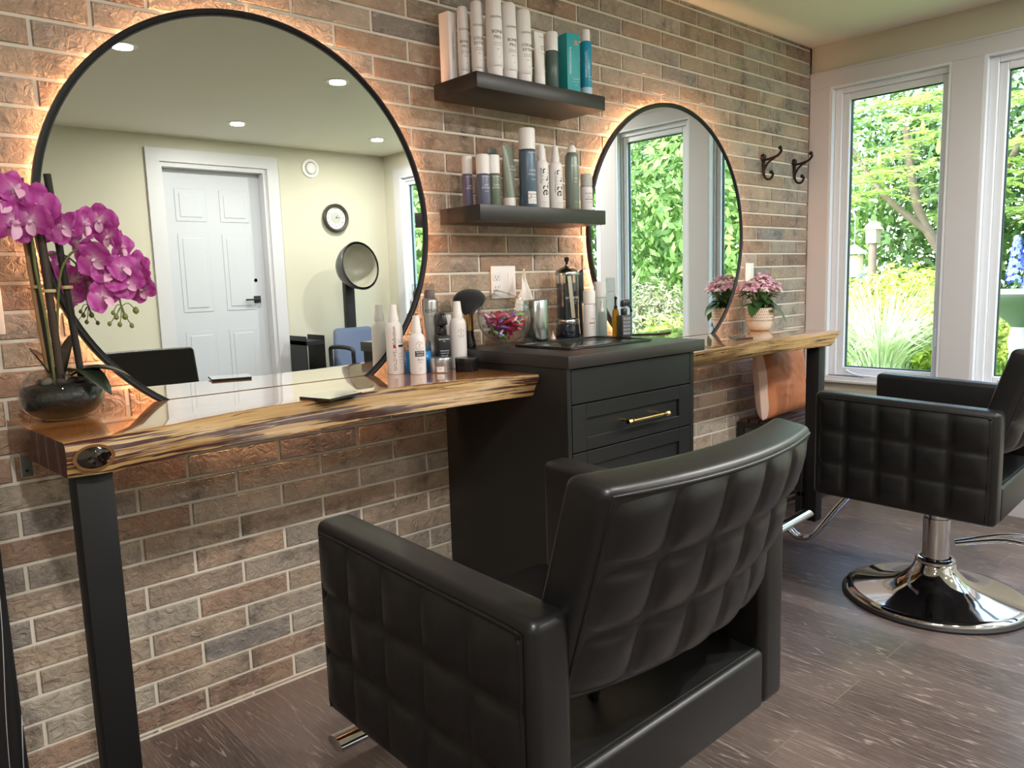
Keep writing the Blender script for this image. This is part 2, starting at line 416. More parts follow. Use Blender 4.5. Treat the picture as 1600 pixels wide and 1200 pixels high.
for k in range(0, len(ys), 2): wl.append((XR+.02, XR+.15, ys[k+1], ys[k], WZ0, WZ1))
struct(boxes('wall_right', wl, CREAM))
struct(boxes('trim_1', [(XR, XR+.021, -4.17, 0, WZ1-.003, 2.266), (XR-.004, XR+.021, -4.19, 0, 2.258, 2.268)], WHITEP))
ck = 2
for a, b in [(0, OPEN[0][0]), (OPEN[0][1], OPEN[1][0]), (OPEN[1][1], OPEN[2][0]), (OPEN[2][1], OPEN[3][0]), (OPEN[3][1], OPEN[3][1]-.12), (OPEN[4][0]+.12, OPEN[4][0]), (OPEN[4][1], -4.17)]:
    struct(box('trim_%d' % ck, XR, XR+.021, b, a, .60, WZ1-.003, WHITEP, bev=.002, seg=1)); ck += 1
struct(box('trim_%d' % ck, XR-.012, XR+.021, -4.17, 0, .585, .60, WHITEP, bev=.003, seg=1)); ck += 1
struct(boxes('baseboard_right', [(XR+.004, XR+.02, YF, 0, 0, .12)], WHITEP))
struct(boxes('baseboard_front', [(XL, DX0-.1, YF, YF+.014, 0, .12), (DX1+.1, XR, YF, YF+.014, 0, .12)], WHITEP))
struct(boxes('baseboard_left', [(XL, XL+.014, YF, 0, 0, .12)], WHITEP))
struct(box('trim_%d' % ck, XL, XR+.004, -.004, .0045, 0, .004, mat('pale_caulk', (214, 204, 190), .7))); ck += 1
def ring(name, y0, y1, z0, z1, wl_, wr, wt, wb, xa, xb, m, parent, bev=.003):
    # y0 is the side nearest the brick wall (larger y)
    return boxes(name, [(xa, xb, y0-wl_, y0, z0, z1), (xa, xb, y1, y1+wr, z0, z1), (xa, xb, y1+wr, y0-wl_, z1-wt, z1), (xa, xb, y1+wr, y0-wl_, z0, z0+wb)], m, parent, bev)
SPACER = mat('dark_spacer', (44, 58, 66), .4)
for k, (a, b) in enumerate(OPEN):
    w = bpy.data.objects.new('window_%d' % (k+1), None); link(w); struct(w)
    ring('jamb_liner', a, b, WZ0-.02, WZ1, .012, .012, .012, .02, XR+.001, XR+.06, VINYL, w, 0)
    ring('window_frame', a-.012, b+.012, WZ0, WZ1-.012, .038, .012, .03, .012, XR+.035, XR+.11, VINYL, w)
    ring('sash', a-.050, b+.024, WZ0+.012, WZ1-.042, .036, .03, .034, .036, XR+.05, XR+.10, VINYL, w)
    ring('spacer', a-.086, b+.054, WZ0+.048, WZ1-.076, .005, .005, .006, .006, XR+.07, XR+.088, SPACER, w, 0)
    obj('pane', [(XR+.08, a-.088, WZ0+.05), (XR+.08, b+.056, WZ0+.05), (XR+.08, b+.056, WZ1-.078), (XR+.08, a-.088, WZ1-.078)], [(0, 1, 2, 3)], PANE, w)
    c = tube('crank_handle', smooth_path([(XR+.02, a-.12, .655), (XR+.012, a-.14, .645), (XR+.008, a-.19, .632), (XR+.012, a-.26, .63)], 4), .007, VINYL, w, 8)
    box('crank_base', XR+.006, XR+.04, a-.34, a-.22, .618, .634, VINYL, w, .004)
    lv = boxes('lock_lever', [(XR+.022, XR+.04, b+.018, b+.034, .80, .90)], VINYL, w, .004)
# door across the room
for nm, a in (('door_1', 1),):
    d = bpy.data.objects.new(nm, None); link(d); struct(d)
    DY = YF-.10; x0, x1 = 2.16, 2.985; z1 = 2.17
    dm = mat('door_paint', (192, 195, 201), .4)
    box('door_slab', x0, x1, DY-.035, DY, .012, z1, dm, d)
    pan = []
    w = x1-x0
    for cx in (x0+w*.28, x0+w*.72):
        for (za, zb) in ((.22, .86), (1.02, 1.66), (1.76, 2.02)):
            for (ins, dep) in ((0, .004), (.035, .009)):
                pan.append((cx-w*.15+ins, cx+w*.15-ins, DY, DY+dep, za+ins, zb-ins))
    boxes('raised_panels', pan, dm, d, .003)
    box('lock_plate', x1-.115, x1-.055, DY, DY+.012, 1.075, 1.135, BLACKM, d, .003)
    box('lever_handle', x1-.20, x1-.07, DY+.03, DY+.045, 1.098, 1.112, BLACKM, d, .003)
    lathe('deadbolt', [(.0, 0), (.016, .0), (.016, .012), (.0, .014)], STEEL, d, 20, (x1-.085, DY, 1.27), rot=(PI/2, 0, 0))
    boxes('door_jamb', [(DX0, x0-.002, YF-.15, YF, 0, DZ), (x1+.002, DX1, YF-.15, YF, 0, DZ), (x0-.002, x1+.002, YF-.15, YF, z1+.003, DZ)], WHITEP, d)
    boxes('door_casing', [(DX0-.1, DX0+.001, YF, YF+.02, 0, DZ), (DX1-.001, DX1+.1, YF, YF+.02, 0, DZ), (DX0-.1, DX1+.1, YF, YF+.02, DZ-.001, DZ+.1)], WHITEP, d)
# downlights
def downlights():
    em = mat('lamp_lens', (255, 255, 255), .5, emit=(255, 244, 228), estr=30)
    spots = [(1.28, -2.14, 'recessed ceiling lamp reflected at the upper left of the big mirror'), (2.47, -2.14, 'recessed ceiling lamp reflected at the upper right of the big mirror'),
             (2.47, -3.6, 'recessed ceiling lamp reflected above the white door in the big mirror'), (3.67, -3.6, 'recessed ceiling lamp reflected near the room corner above the clock'),
             (.09, -2.14, 'recessed ceiling lamp above and left of the near chair'), (3.67, -2.14, 'recessed ceiling lamp over the far chair beside the windows'),
             (-1.1, -3.0, 'recessed ceiling lamp deep in the left of the room')]
    first = None
    for x, y, lb in spots:
        if first is None:
            t = thing('recessed_lamp', lb, 'ceiling light', (x, y, ZC), 0, 'recessed lamps in the ceiling'); first = t
            lathe('trim_ring', [(.048, 0), (.072, 0), (.070, -.005), (.048, -.004)], WPL, t, 32, close=False)
            lathe('lens', [(.0, -.002), (.048, -.002)], em, t, 32, close=False)
        else: t = dup(first, (x, y, ZC), 0, lb)
        L = bpy.data.lights.new('lamp_light', 'AREA'); L.shape = 'DISK'; L.size = .09; L.energy = LAMP_W if y > -3 else LAMP_W*.32; L.color = (1, .965, .92); L.spread = math.radians(180)
        lo = bpy.data.objects.new('lamp_light', L); link(lo); lo.parent = t; lo.location = (0, 0, -.012)
downlights()

# ------------------------------------------------------------------ garden
def rnd_quad(p, n, s, asp=.45, bend=0):
    n = n.normalized(); t = n.orthogonal(); t.rotate(Matrix.Rotation(random.uniform(0, 2*PI), 3, n)); b = n.cross(t)
    L = s; W = s*asp
    return [p-t*L*.5, p+b*W*.5, p+t*L*.5+n*bend, p-b*W*.5]
def blob_leaves(cx, cy, cz, rx, ry, rz, count, size, asp=.5, shell=.55, seed=1):
    rg = random.Random(seed); V, F = [], []
    for _ in range(count):
        u = rg.uniform(-1, 1); a = rg.uniform(0, 2*PI); q = math.sqrt(1-u*u); d = Vector((q*cos(a), q*sin(a), u))
        r = shell+(1-shell)*rg.random(); f = 1+.22*noise.noise(d*2.3+Vector((cx, cy, cz)))+.12*noise.noise(d*6+Vector((cy, cx, 1)))
        p = Vector((cx+d.x*rx*r*f, cy+d.y*ry*r*f, cz+d.z*rz*r*f))
        nn = Vector((d.x+rg.uniform(-.9, .9), d.y+rg.uniform(-.9, .9), d.z+rg.uniform(-.3, 1.2)))
        o = len(V); V += rnd_quad(p, nn, size*rg.uniform(.6, 1.3), asp); F.append((o, o+1, o+2, o+3))
    return V, F
LF_D = leaf_material('leaf_dark', (44, 70, 36), (98, 132, 66), .3)
LF_M = leaf_material('leaf_mid', (72, 108, 54), (156, 190, 104), .35)
LF_Y = leaf_material('leaf_yellow', (128, 160, 58), (216, 226, 110), .4)
LF_S = leaf_material('leaf_sumac', (110, 144, 74), (204, 222, 134), .4)
LF_G = leaf_material('grass_variegated', (140, 164, 116), (236, 240, 216), .3)
LF_R = leaf_material('leaf_red', (96, 36, 34), (170, 90, 74), .3)
LAWN = leaf_material('lawn_blades', (96, 140, 40), (176, 206, 82), .3)
BARK = mat('bark', (116, 102, 88), .9, bump=.6, bscale=30, bdist=.01, var=.25)
GZ = -.02
g = box('ground', XR+.16, 24, -16, 14, GZ-.3, GZ, mat('soil_and_lawn', (112, 146, 62), .95, var=.3, vscale=3)); struct(g)
def limb(parent, pts, r0, r1, name='trunk', m=BARK):
    P = smooth_path(pts, 5); n = len(P); return tube(name, P, [r0+(r1-r0)*i/(n-1) for i in range(n)], m, parent, 8)
def tree_root(name, lb, cat, x, y, group=None): return thing(name, lb, cat, (x, y, GZ), 0, group)
def sumac(x, y, h, lb, seed):
    rg = random.Random(seed); t = tree_root('sumac_tree', lb, 'tree', x, y, 'sumac trees behind the lawn')
    limb(t, [(0, 0, 0), (.1, -.1, h*.25), (-.1, .25, h*.45), (.05, .5, h*.7)], .10, .04)
    limb(t, [(.05, -.05, h*.2), (.1, -.4, h*.4), (0, -.8, h*.62)], .07, .03, 'branch')
    limb(t, [(-.05, .1, h*.38), (-.3, .6, h*.5), (-.2, 1.1, h*.66)], .05, .02, 'branch')
    V, F = [], []; CV = []
    for c in range(60):
        a = rg.uniform(0, 2*PI); rr = math.sqrt(rg.random())*1.35; z = h*(.42+.62*rg.random())
        cx, cy = rr*cos(a)*.8, rr*sin(a)*1.1
        tip = Vector((cx, cy, z))
        if rg.random() < .3: CV.append(tip+Vector((0, 0, .1)))
        for f in range(9):
            b = 2*PI*f/9+rg.uniform(-.3, .3); L = rg.uniform(.35, .55); pts = []
            dirv = Vector((cos(b), sin(b), rg.uniform(.0, .5)))
            for q in range(1, 9):
                s = q/8; p = tip+dirv*L*s+Vector((0, 0, -.32*L*s*s))
                side = Vector((-sin(b), cos(b), 0)); lw = .13*(1-.45*s)
                for sg in (-1, 1):
                    e = p+side*sg*lw+dirv*.03+Vector((0, 0, -.03)); o = len(V)
                    V += [p, p+(e-p)*.5+dirv*.018, e, p+(e-p)*.5-dirv*.018]; F.append((o, o+1, o+2, o+3))
    obj('crown', V, F, LF_S, t)
    V, F = lathe_vf([(.008, 0), (.030, .04), (.026, .11), (.003, .19)], 7)
    first = obj('flower_spike', V, F, mat('sumac_spike', (190, 200, 100), .8), t, True, loc=CV[0])
    for p in CV[1:]: c = first.copy(); COL.objects.link(c); c.location = p
    return t
sumac(10.6, 1.5, 4.3, 'tall sumac tree with feathery leaves, seen through the right half of the left window', 3)
sumac(10.4, 4.0, 4.0, 'tall sumac tree with feathery leaves, seen at the left edge of the left window', 8)
sumac(10.6, -.8, 4.1, 'tall sumac tree with feathery leaves, behind the birdbath', 12)
def bush(name, lb, cat, x, y, rx, ry, h, count, size, m, seed, asp=.5, group=None):
    t = tree_root(name, lb, cat, x, y, group)
    V, F = blob_leaves(0, 0, h*.52, rx, ry, h*.52, count, size, asp, .5, seed); obj('foliage', V, F, m, t)
    limb(t, [(0, 0, 0), (.03, .02, h*.3), (-.03, .05, h*.6)], .06, .02, 'stem')
    return t
G1 = 'tall dark evergreens closing the garden'
ev = [(14.0, 4.6, 1.6, 5.5), (13.6, 2.2, 1.5, 5.0), (13.8, -.2, 1.6, 5.2), (13.4, -2.6, 1.7, 5.4), (12.8, -4.8, 1.7, 5.6), (11.8, -7.0, 1.8, 5.8), (10.6, -9.0, 1.8, 5.6), (9.0, -11.2, 1.9, 5.8), (13.5, 7.0, 1.8, 5.4)]
places = ['behind the left sumac tree', 'behind the right sumac tree', 'behind the birdbath', 'at the right of the birdbath', 'seen in the small round mirror, at its left', 'farther along the garden than the small mirror shows',
          'reflected in the strip of window in the big mirror', 'last toward the far corner of the garden', 'first of the row beside the brick wall']
for k, (x, y, r, h) in enumerate(ev):
    bush('evergreen_tree', 'dark dense evergreen %s' % places[k], 'tree', x, y, r, r*1.05, h, 7000, .135, LF_D if k % 2 else LF_M, 20+k, .4, G1)
bush('garden_shrub', 'bright yellow-green shrub behind the pale grass clump', 'bush', 9.6, 1.55, .9, .95, 1.2, 6500, .075, LF_Y, 41, .4)
bush('barberry_bush', 'low dark red bush left of the pale grass clump', 'bush', 9.9, 2.75, .45, .45, .95, 900, .09, LF_R, 42)
bush('garden_shrub', 'yellow-green shrub under the birdbath in the right window', 'bush', 10.3, .35, .6, .7, .85, 3500, .075, LF_Y, 43, .4)
bush('leafy_tree', 'mid green leafy tree close outside, seen in the small round mirror', 'tree', 9.2, -3.9, 1.5, 1.6, 4.6, 15000, .105, LF_M, 44, .42)
bush('twiggy_shrub', 'pale twiggy shrub at the lower left of the small mirror', 'bush', 7.6, -3.75, .5, .5, 1.15, 3500, .065, leaf_material('leaf_pale', (112, 112, 80), (176, 172, 136), .25), 45, .3)
bush('leafy_tree', 'broad green tree reflected beside the clock in the big mirror', 'tree', 7.8, -8.0, 1.5, 1.6, 4.4, 9000, .13, LF_M, 46, .42)
bush('garden_shrub', 'low yellow-flowering shrub at the foot of the small mirror view', 'bush', 7.0, -3.0, .5, .6, .75, 1200, .09, LF_Y, 47, .4)
def grass_clump(x, y, R, H, count, lb, seed):
    rg = random.Random(seed); V, F = [], []
    for _ in range(count):
        a = rg.uniform(0, 2*PI); r = R*.25*math.sqrt(rg.random()); b = Vector((r*cos(a), r*sin(a), 0)); lean = rg.uniform(.15, 1.1); L = H*rg.uniform(.6, 1.1)
        d = Vector((cos(a), sin(a), 0)); s = Vector((-sin(a), cos(a), 0)); w = .013; prev = None
        for q in range(6):
            t = q/5; p = b+d*lean*R*t*t*1.1+Vector((0, 0, L*(t-.45*lean*t*t*t))); ww = w*(1-.85*t)
            o = len(V); V += [p-s*ww, p+s*ww]
            if q: F.append((o-2, o-1, o+1, o))
    t = thing('ornamental_grass', lb, 'plant', (x, y, GZ)); obj('blades', V, F, LF_G, t); return t
grass_clump(8.9, 1.50, 1.15, 1.15, 1100, 'large pale variegated grass clump outside the left window', 5)
grass_clump(7.9, -2.4, .7, .7, 500, 'smaller pale grass clump seen low in the small round mirror', 6)
def lawn():
    rg = random.Random(9); V, F = [], []
    for _ in range(9000):
        x = rg.uniform(6.5, 11); y = rg.uniform(-4.5, 4.0); h = rg.uniform(.04, .10); a = rg.uniform(0, PI); w = .012
        o = len(V); V += [(x-w*cos(a), y-w*sin(a), GZ), (x+w*cos(a), y+w*sin(a), GZ), (x+rg.uniform(-.03, .03), y+rg.uniform(-.03, .03), GZ+h)]; F.append((o, o+1, o+2))
    o = obj('lawn', V, F, LAWN); o['kind'] = 'stuff'; tag(o, 'sunlit short green lawn outside the windows', 'grass')
lawn()
t = thing('birdbath', 'white-topped green birdbath on a pedestal outside the right window', 'birdbath', (8.35, .03, GZ))
lathe('basin', [(.02, .78), (.10, .80), (.28, .90), (.39, .965), (.39, .99), (.36, .99), (.27, .975), (.0, .96)], mat('sunlit_white_stone', (224, 232, 220), .7), t, 40, close=False)
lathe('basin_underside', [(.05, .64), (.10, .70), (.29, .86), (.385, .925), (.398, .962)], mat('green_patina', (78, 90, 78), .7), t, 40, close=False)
lathe('pedestal', [(.2, 0), (.2, .06), (.09, .12), (.06, .4), (.08, .5), (.05, .66), (.06, .74)], mat('pale_green_stone', (190, 214, 204), .7), t, 24)
t = thing('bird_feeder', 'small hanging bird feeder with grey roof at the left window edge', 'bird feeder', (7.0, .985, 1.36))
t.scale = (.75, .75, 1)
lathe('roof', [(.15, -.02), (.15, -.01), (.03, .06), (.0, .07)], mat('feeder_roof', (170, 172, 170), .5), t, 20)
lathe('seed_box', [(.10, -.20), (.10, -.03)], mat('seed_tan', (206, 176, 140), .7), t, 16)
lathe('tray', [(.13, -.22), (.14, -.19), (.10, -.20)], mat('feeder_roof', (170, 172, 170)), t, 16)
tube('hanger', [(0, 0, .06), (0, 0, .30)], .004, STEEL, t, 6); tube('pole', smooth_path([(0, 0, .30), (.03, .05, .36), (.10, .16, .34), (.14, .22, .20), (.14, .24, -.4), (.14, .24, -1.42)], 5), .012, mat('birch_bark', (214, 206, 194), .8, var=.3, vscale=20), t, 8)
t = thing('birdhouse', 'grey weathered birdhouse on the trunk beside the left window', 'birdhouse', (9.5, 1.88, 1.62))
boxes('house_box', [(-.07, .07, -.06, .06, -.11, .06)], mat('weathered_wood', (176, 160, 140), .8, var=.2), t)
obj('roof', [(-.09, -.09, .05), (.09, -.09, .05), (.09, .09, .05), (-.09, .09, .05), (-.09, 0, .15), (.09, 0, .15)], [(0, 1, 5, 4), (3, 4, 5, 2), (0, 4, 3), (1, 2, 5), (0, 3, 2, 1)], mat('weathered_wood'), t)
tube('post', [(0, 0, -.11), (0, 0, -1.64)], .05, BARK, t, 8)
fl0 = None
for k, (x, y, h) in enumerate([(9.2, .30, 1.30), (9.25, .17, 1.38), (9.2, .05, 1.26)]):
    if fl0 is None:
        t = fl0 = thing('delphinium', 'x', 'flower', (x, y, GZ)); rg = random.Random(3); V, F = [], []
        for q in range(160):
            zz = rg.uniform(1.05, 1.5); rr = .07*(1.55-zz)/.5+.02; a = rg.uniform(0, 2*PI); p = Vector((rr*cos(a), rr*sin(a), zz)); o = len(V)
            V += rnd_quad(p, Vector((cos(a), sin(a), .3)), .05, .8); F.append((o, o+1, o+2, o+3))
        obj('blossom', V, F, mat('delphinium_blue', (92, 110, 214), .6), t); tube('stem', [(0, 0, 0), (0, 0, 1.5)], .008, mat('stem_green', (90, 130, 60), .6), t, 6)
    else: t = dup(fl0, (x, y, GZ), k, scale=(1, 1, h/1.5))
    t['label'] = ['blue delphinium spike left of its two neighbours above the birdbath', 'tallest blue delphinium spike, middle of three above the birdbath', 'blue delphinium spike farthest right above the birdbath'][k]; t['group'] = 'blue delphiniums behind the birdbath'

# ------------------------------------------------------------------ live-edge counters
def interp(tb, x):
    if x <= tb[0][0]: return tb[0][1]
    for (a, p), (b, q) in zip(tb, tb[1:]):
        if x <= b:
            t = (x-a)/(b-a); t = t*t*(3-2*t)*.5+t*.5; return p+(q-p)*t
    return tb[-1][1]
ZT, ZB = .922, .852
def slab(parent, xa_f, xb_top, xb_bot, top, bot, xa_b, name='slab', N=170, seed=0):
    rows = []; back = -.0435
    for i in range(N+1):
        t = i/N; ring_ = []
        yt = interp(top, xa_f+(xb_top-xa_f)*t); yb = interp(bot, xa_f+(xb_bot-xa_f)*t)
        X = lambda z, y: ((xa_f+(xa_b-xa_f)*(y-yt)/(back-yt))*(1-t)+(xb_top+(xb_bot-xb_top)*(ZT-z)/(ZT-ZB))*t)
        j = lambda z: .0035*noise.noise(Vector((xa_f+t*2.2*3+seed, z*30, seed)))*2+.0016*noise.noise(Vector((t*60+seed, z*160, 3)))*2
        pts = [(back, ZT)]
        for k in range(1, 7): pts.append((back+(yt+.012-back)*k/6, ZT))
        pts += [(yt+.004, ZT-.0006), (yt+.0008, ZT-.003)]
        for k in range(1, 9):
            z = ZT-.003-(ZT-ZB-.006)*k/8; f = k/8
            pts.append((yt+(yb-yt)*f-.006*sin(PI*f)+j(z), z))
        pts += [(yb+.006, ZB), (yb+.1, ZB), (back, ZB)]
        rows.append([(X(z, y), y, z) for y, z in pts])
    n = len(rows[0]); V = [p for r in rows for p in r]; F, MI = [], []
    for i in range(N):
        for k in range(n):
            q = (k+1) % n; F.append((i*n+k, (i+1)*n+k, (i+1)*n+q, i*n+q)); MI.append(0 if k < 7 else 1)
    F.append(tuple(range(n))); MI.append(2); F.append(tuple(reversed([N*n+k for k in range(n)]))); MI.append(1)
    o = obj(name, V, F, [TOPW, EDGEW, mat('end_grain_wood', (96, 56, 36), .22, coat=.7, var=.35, vscale=35, bump=.3, bscale=90)], parent, True, MI, angle=40); return o
TOP1 = [(.33, -.478), (.37, -.47), (.45, -.462), (.53, -.446), (.63, -.412), (.73, -.387), (.83, -.378), (.92, -.374), (1.0, -.368), (1.13, -.361), (1.256, -.366), (1.38, -.385), (1.507, -.42), (1.608, -.478)]
BOT1 = [(.33, -.478), (.40, -.488), (.50, -.462), (.58, -.440), (.734, -.424), (.912, -.40), (1.114, -.385), (1.284, -.415), (1.5, -.43), (1.608, -.445)]
c1 = thing('live_edge_counter', 'long glossy live-edge wood counter under the big mirror, on a black steel leg', 'counter', (0, 0, 0))
slab(c1, .331, 1.607, 1.607, TOP1, BOT1, .306)
box('leg', .349, .417, -.455, -.387, 0, ZB, BLACKM, c1, .003)
def knot(parent, cx, y, cz, rx, rz):
    V, F = [], []; R_, SG = 7, 28
    for i in range(R_+1):
        r = i/R_
        for k in range(SG):
            a = 2*PI*k/SG; w = 1+.22*noise.noise(Vector((cos(a)*1.6, sin(a)*1.6, 2)))
            V.append((cx+rx*r*w*cos(a), y-.0045*(1-r*r)-.0015*noise.noise(Vector((cos(a)*3*r, sin(a)*3*r, 0)))*2*(1-r), cz+rz*r*w*sin(a)))
    for i in range(R_):
        for k in range(SG): F.append((i*SG+k, i*SG+(k+1) % SG, (i+1)*SG+(k+1) % SG, (i+1)*SG+k))
    V2 = [(cx+rx*1.22*cos(a)*q, y+.001-.003*(q < 1.05), cz+rz*1.2*sin(a)*q) for q in (.98, .80) for a in [2*PI*k/SG for k in range(SG)]]
    F2 = [(k, (k+1) % SG, SG+(k+1) % SG, SG+k) for k in range(SG)]
    obj('knot_rim', V2, F2, mat('knot_rim_wood', (104, 70, 38), .4, var=.4, vscale=60), parent, True)
    obj('knot', V, F, mat('knot_resin', (22, 12, 9), .08, coat=1, var=.6, vscale=60), parent, True)
knot(c1, .379, -.4835, .887, .032, .0225)
boxes('wall_bracket', [(.316, .340, -.09, -.086, .79, .86), (.316, .340, -.09, -.037, .848, .852)], STEEL, c1, .001)
lathe('bracket_screw', [(.0, 0), (.004, 0), (.003, .002), (.0, .002)], BLACKM, c1, 12, (.328, -.09, .805), rot=(PI/2, 0, 0))
TOP2 = [(2.244, -.49), (2.478, -.478), (2.667, -.463), (3.024, -.431), (3.316, -.423), (3.50, -.44), (3.633, -.462)]
BOT2 = [(2.244, -.43), (2.5, -.42), (2.846, -.415), (3.119, -.407), (3.343, -.43), (3.545, -.455)]
c2 = thing('live_edge_counter', 'shorter pale live-edge wood counter under the small mirror by the windows', 'counter', (0, 0, 0))
slab(c2, 2.244, 3.635, 3.55, TOP2, BOT2, 2.244, seed=7)
box('leg', 3.49, 3.552, -.43, -.366, 0, ZB, BLACKM, c2, .003)

# ------------------------------------------------------------------ mirrors
LED = mat('warm_led', (255, 160, 80), .5, emit=(255, 188, 140), estr=GLOW)
def round_mirror(cx, lb):
    t = thing('round_mirror', lb, 'mirror', (cx, 0, 1.383), 0, 'round backlit mirrors on the brick wall'); rx = (PI/2, 0, 0)
    lathe('frame', [(.544, .022), (.566, .022), (.566, .040), (.560, .042), (.556, .040), (.5515, .034), (.548, .034)], BLACKM, t, 128, rot=rx, close=False)
    lathe('frame_back', [(.46, .021), (.566, .021), (.566, .023), (.46, .023)], BLACKM, t, 128, rot=rx, close=False)
    lathe('mirror_glass', [(.0, .0335), (.549, .0335)], MIRROR, t, 128, rot=rx, close=False, angle=80)
    lathe('backing', [(.0, .001), (.47, .001), (.47, .033), (.0, .033)], BLACKM, t, 64, rot=rx, close=False)
    V, F = [], []; SG, sg = 128, 6
    for i in range(SG):
        a = 2*PI*i/SG
        for k in range(sg):
            b = 2*PI*k/sg; r = .533+.003*cos(b); V.append((r*cos(a), -.0150+.003*sin(b), r*sin(a)))
    for i in range(SG):
        for k in range(sg): F.append((i*sg+k, i*sg+(k+1) % sg, ((i+1) % SG)*sg+(k+1) % sg, ((i+1) % SG)*sg+k))
    obj('led_strip', V, F, LED, t)
round_mirror(.972, 'large round backlit mirror above the long wood counter, reflecting the white door')
round_mirror(2.893, 'round backlit mirror beside the shelves, reflecting the garden windows')

# ------------------------------------------------------------------ cabinet
cb = thing('drawer_cabinet', 'black drawer cabinet between the two wood counters with brass pulls', 'cabinet', (1.608, -.59, 0))
def L2(b): return (b[0]-1.608, b[1]-1.608, b[2]+.59, b[3]+.59, b[4], b[5])
boxes('body', [L2(b) for b in [(1.608, 1.62, -.570, -.002, .0, .945), (2.231, 2.243, -.570, -.002, .0, .945), (1.62, 2.231, -.57, -.002, .09, .945), (1.62, 2.231, -.52, -.50, 0, .09), (1.608, 1.626, -.592, -.57, .0, .945), (2.2225, 2.243, -.592, -.57, .0, .945)]], CABM, cb, .0015)
box('counter_top', -.005, .682, -.015, .555, .945, .983, COUNTM, cb, .002)
def drawer(z0, z1, plain=False, pull=True):
    x0, x1 = .0195, .611
    lst = [(x0, x1, -.002, .018, z0, z1)] if plain else [(x0, x1, .006, .018, z0, z1), (x0, x0+.062, -.003, .006, z0, z1), (x1-.062, x1, -.003, .006, z0, z1), (x0+.062, x1-.062, -.003, .006, z1-.044, z1), (x0+.062, x1-.062, -.003, .006, z0, z0+.040)]
    d = boxes('drawer', lst, CABM, cb, .0012)
    if pull:
        zc = (z0+z1)/2-.003; a, b = .235, .445
        parts = [tube_vf([(a, -.036, zc), (b, -.036, zc)], .0058, 12), tube_vf([(a+.022, .006, zc), (a+.022, -.036, zc)], .0045, 10), tube_vf([(b-.022, .006, zc), (b-.022, -.036, zc)], .0045, 10)]
        for q in (a, b-.016): parts.append(tube_vf([(q, -.036, zc), (q+.016, -.036, zc)], .0085, 6))
        for q in (a+.022, b-.026): parts.append(tube_vf([(q, -.036, zc), (q+.004, -.036, zc)], .0095, 12))
        V, F = merge(parts); obj('pull_handle', V, F, BRASS, d, True, angle=40)
drawer(.8365, .941, True, False)
drawer(.690, .8325); drawer(.396, .686); drawer(.098, .392)

# ------------------------------------------------------------------ floating shelves
tag(box('floating_shelf', 1.616, 2.222, -.2235, .0, 1.808, 1.857, SHELFM, None, .0015), 'upper black floating shelf holding tall white bottles', 'shelf', 'floating shelves between the mirrors')
tag(box('floating_shelf', 1.619, 2.228, -.2135, .0, 1.401, 1.452, SHELFM, None, .0015), 'lower black floating shelf holding spray bottles, beside the small mirror', 'shelf', 'floating shelves between the mirrors')

# ------------------------------------------------------------------ salon chairs
def tuft_grid(P, NRM, cols, rows, depth, nu=9, nv=9, margin=.0, ubreaks=None, vbreaks=None):
    ub = ubreaks or [i/cols for i in range(cols+1)]; vb = vbreaks or [i/rows for i in range(rows+1)]
    us = [ub[c]+(ub[c+1]-ub[c])*k/nu for c in range(cols) for k in range(nu)]+[1.0]
    vs = [vb[c]+(vb[c+1]-vb[c])*k/nv for c in range(rows) for k in range(nv)]+[1.0]
    fu = [k/nu for c in range(cols) for k in range(nu)]+[1.0]; fv = [k/nv for c in range(rows) for k in range(nv)]+[1.0]
    V, F = [], []
    for j, v in enumerate(vs):
        for i, u in enumerate(us):
            a = abs(sin(PI*fu[i])); b = abs(sin(PI*fv[j])); h = depth*(a**.42)*(b**.42)*(1+.10*noise.noise(Vector((u*9, v*7, depth*100))))
            h += .0018*noise.noise(Vector((u*22, v*16, 1)))*(a*b)**.5
            p = Vector(P(u, v)); V.append(tuple(p+Vector(NRM(u, v))*h))
    w = len(us)
    for j in range(len(vs)-1):
        for i in range(w-1): F.append((j*w+i, j*w+i+1, (j+1)*w+i+1, (j+1)*w+i))
    return V, F
def hexa(name, pts8, m, parent, bev=.02, seg=3, cuts=0, warp=None):
    """pts8: bottom 4 (ccw) then top 4"""
    bm = bmesh.new(); vs = [bm.verts.new(p) for p in pts8]
    for q in ((3, 2, 1, 0), (4, 5, 6, 7), (0, 1, 5, 4), (1, 2, 6, 5), (2, 3, 7, 6), (3, 0, 4, 7)): bm.faces.new([vs[i] for i in q])
    bmesh.ops.recalc_face_normals(bm, faces=bm.faces)
    if bev: bmesh.ops.bevel(bm, geom=list(bm.edges), offset=bev, segments=seg, profile=.5, affect='EDGES')
    return fin(name, bm, m, parent, True, 50)
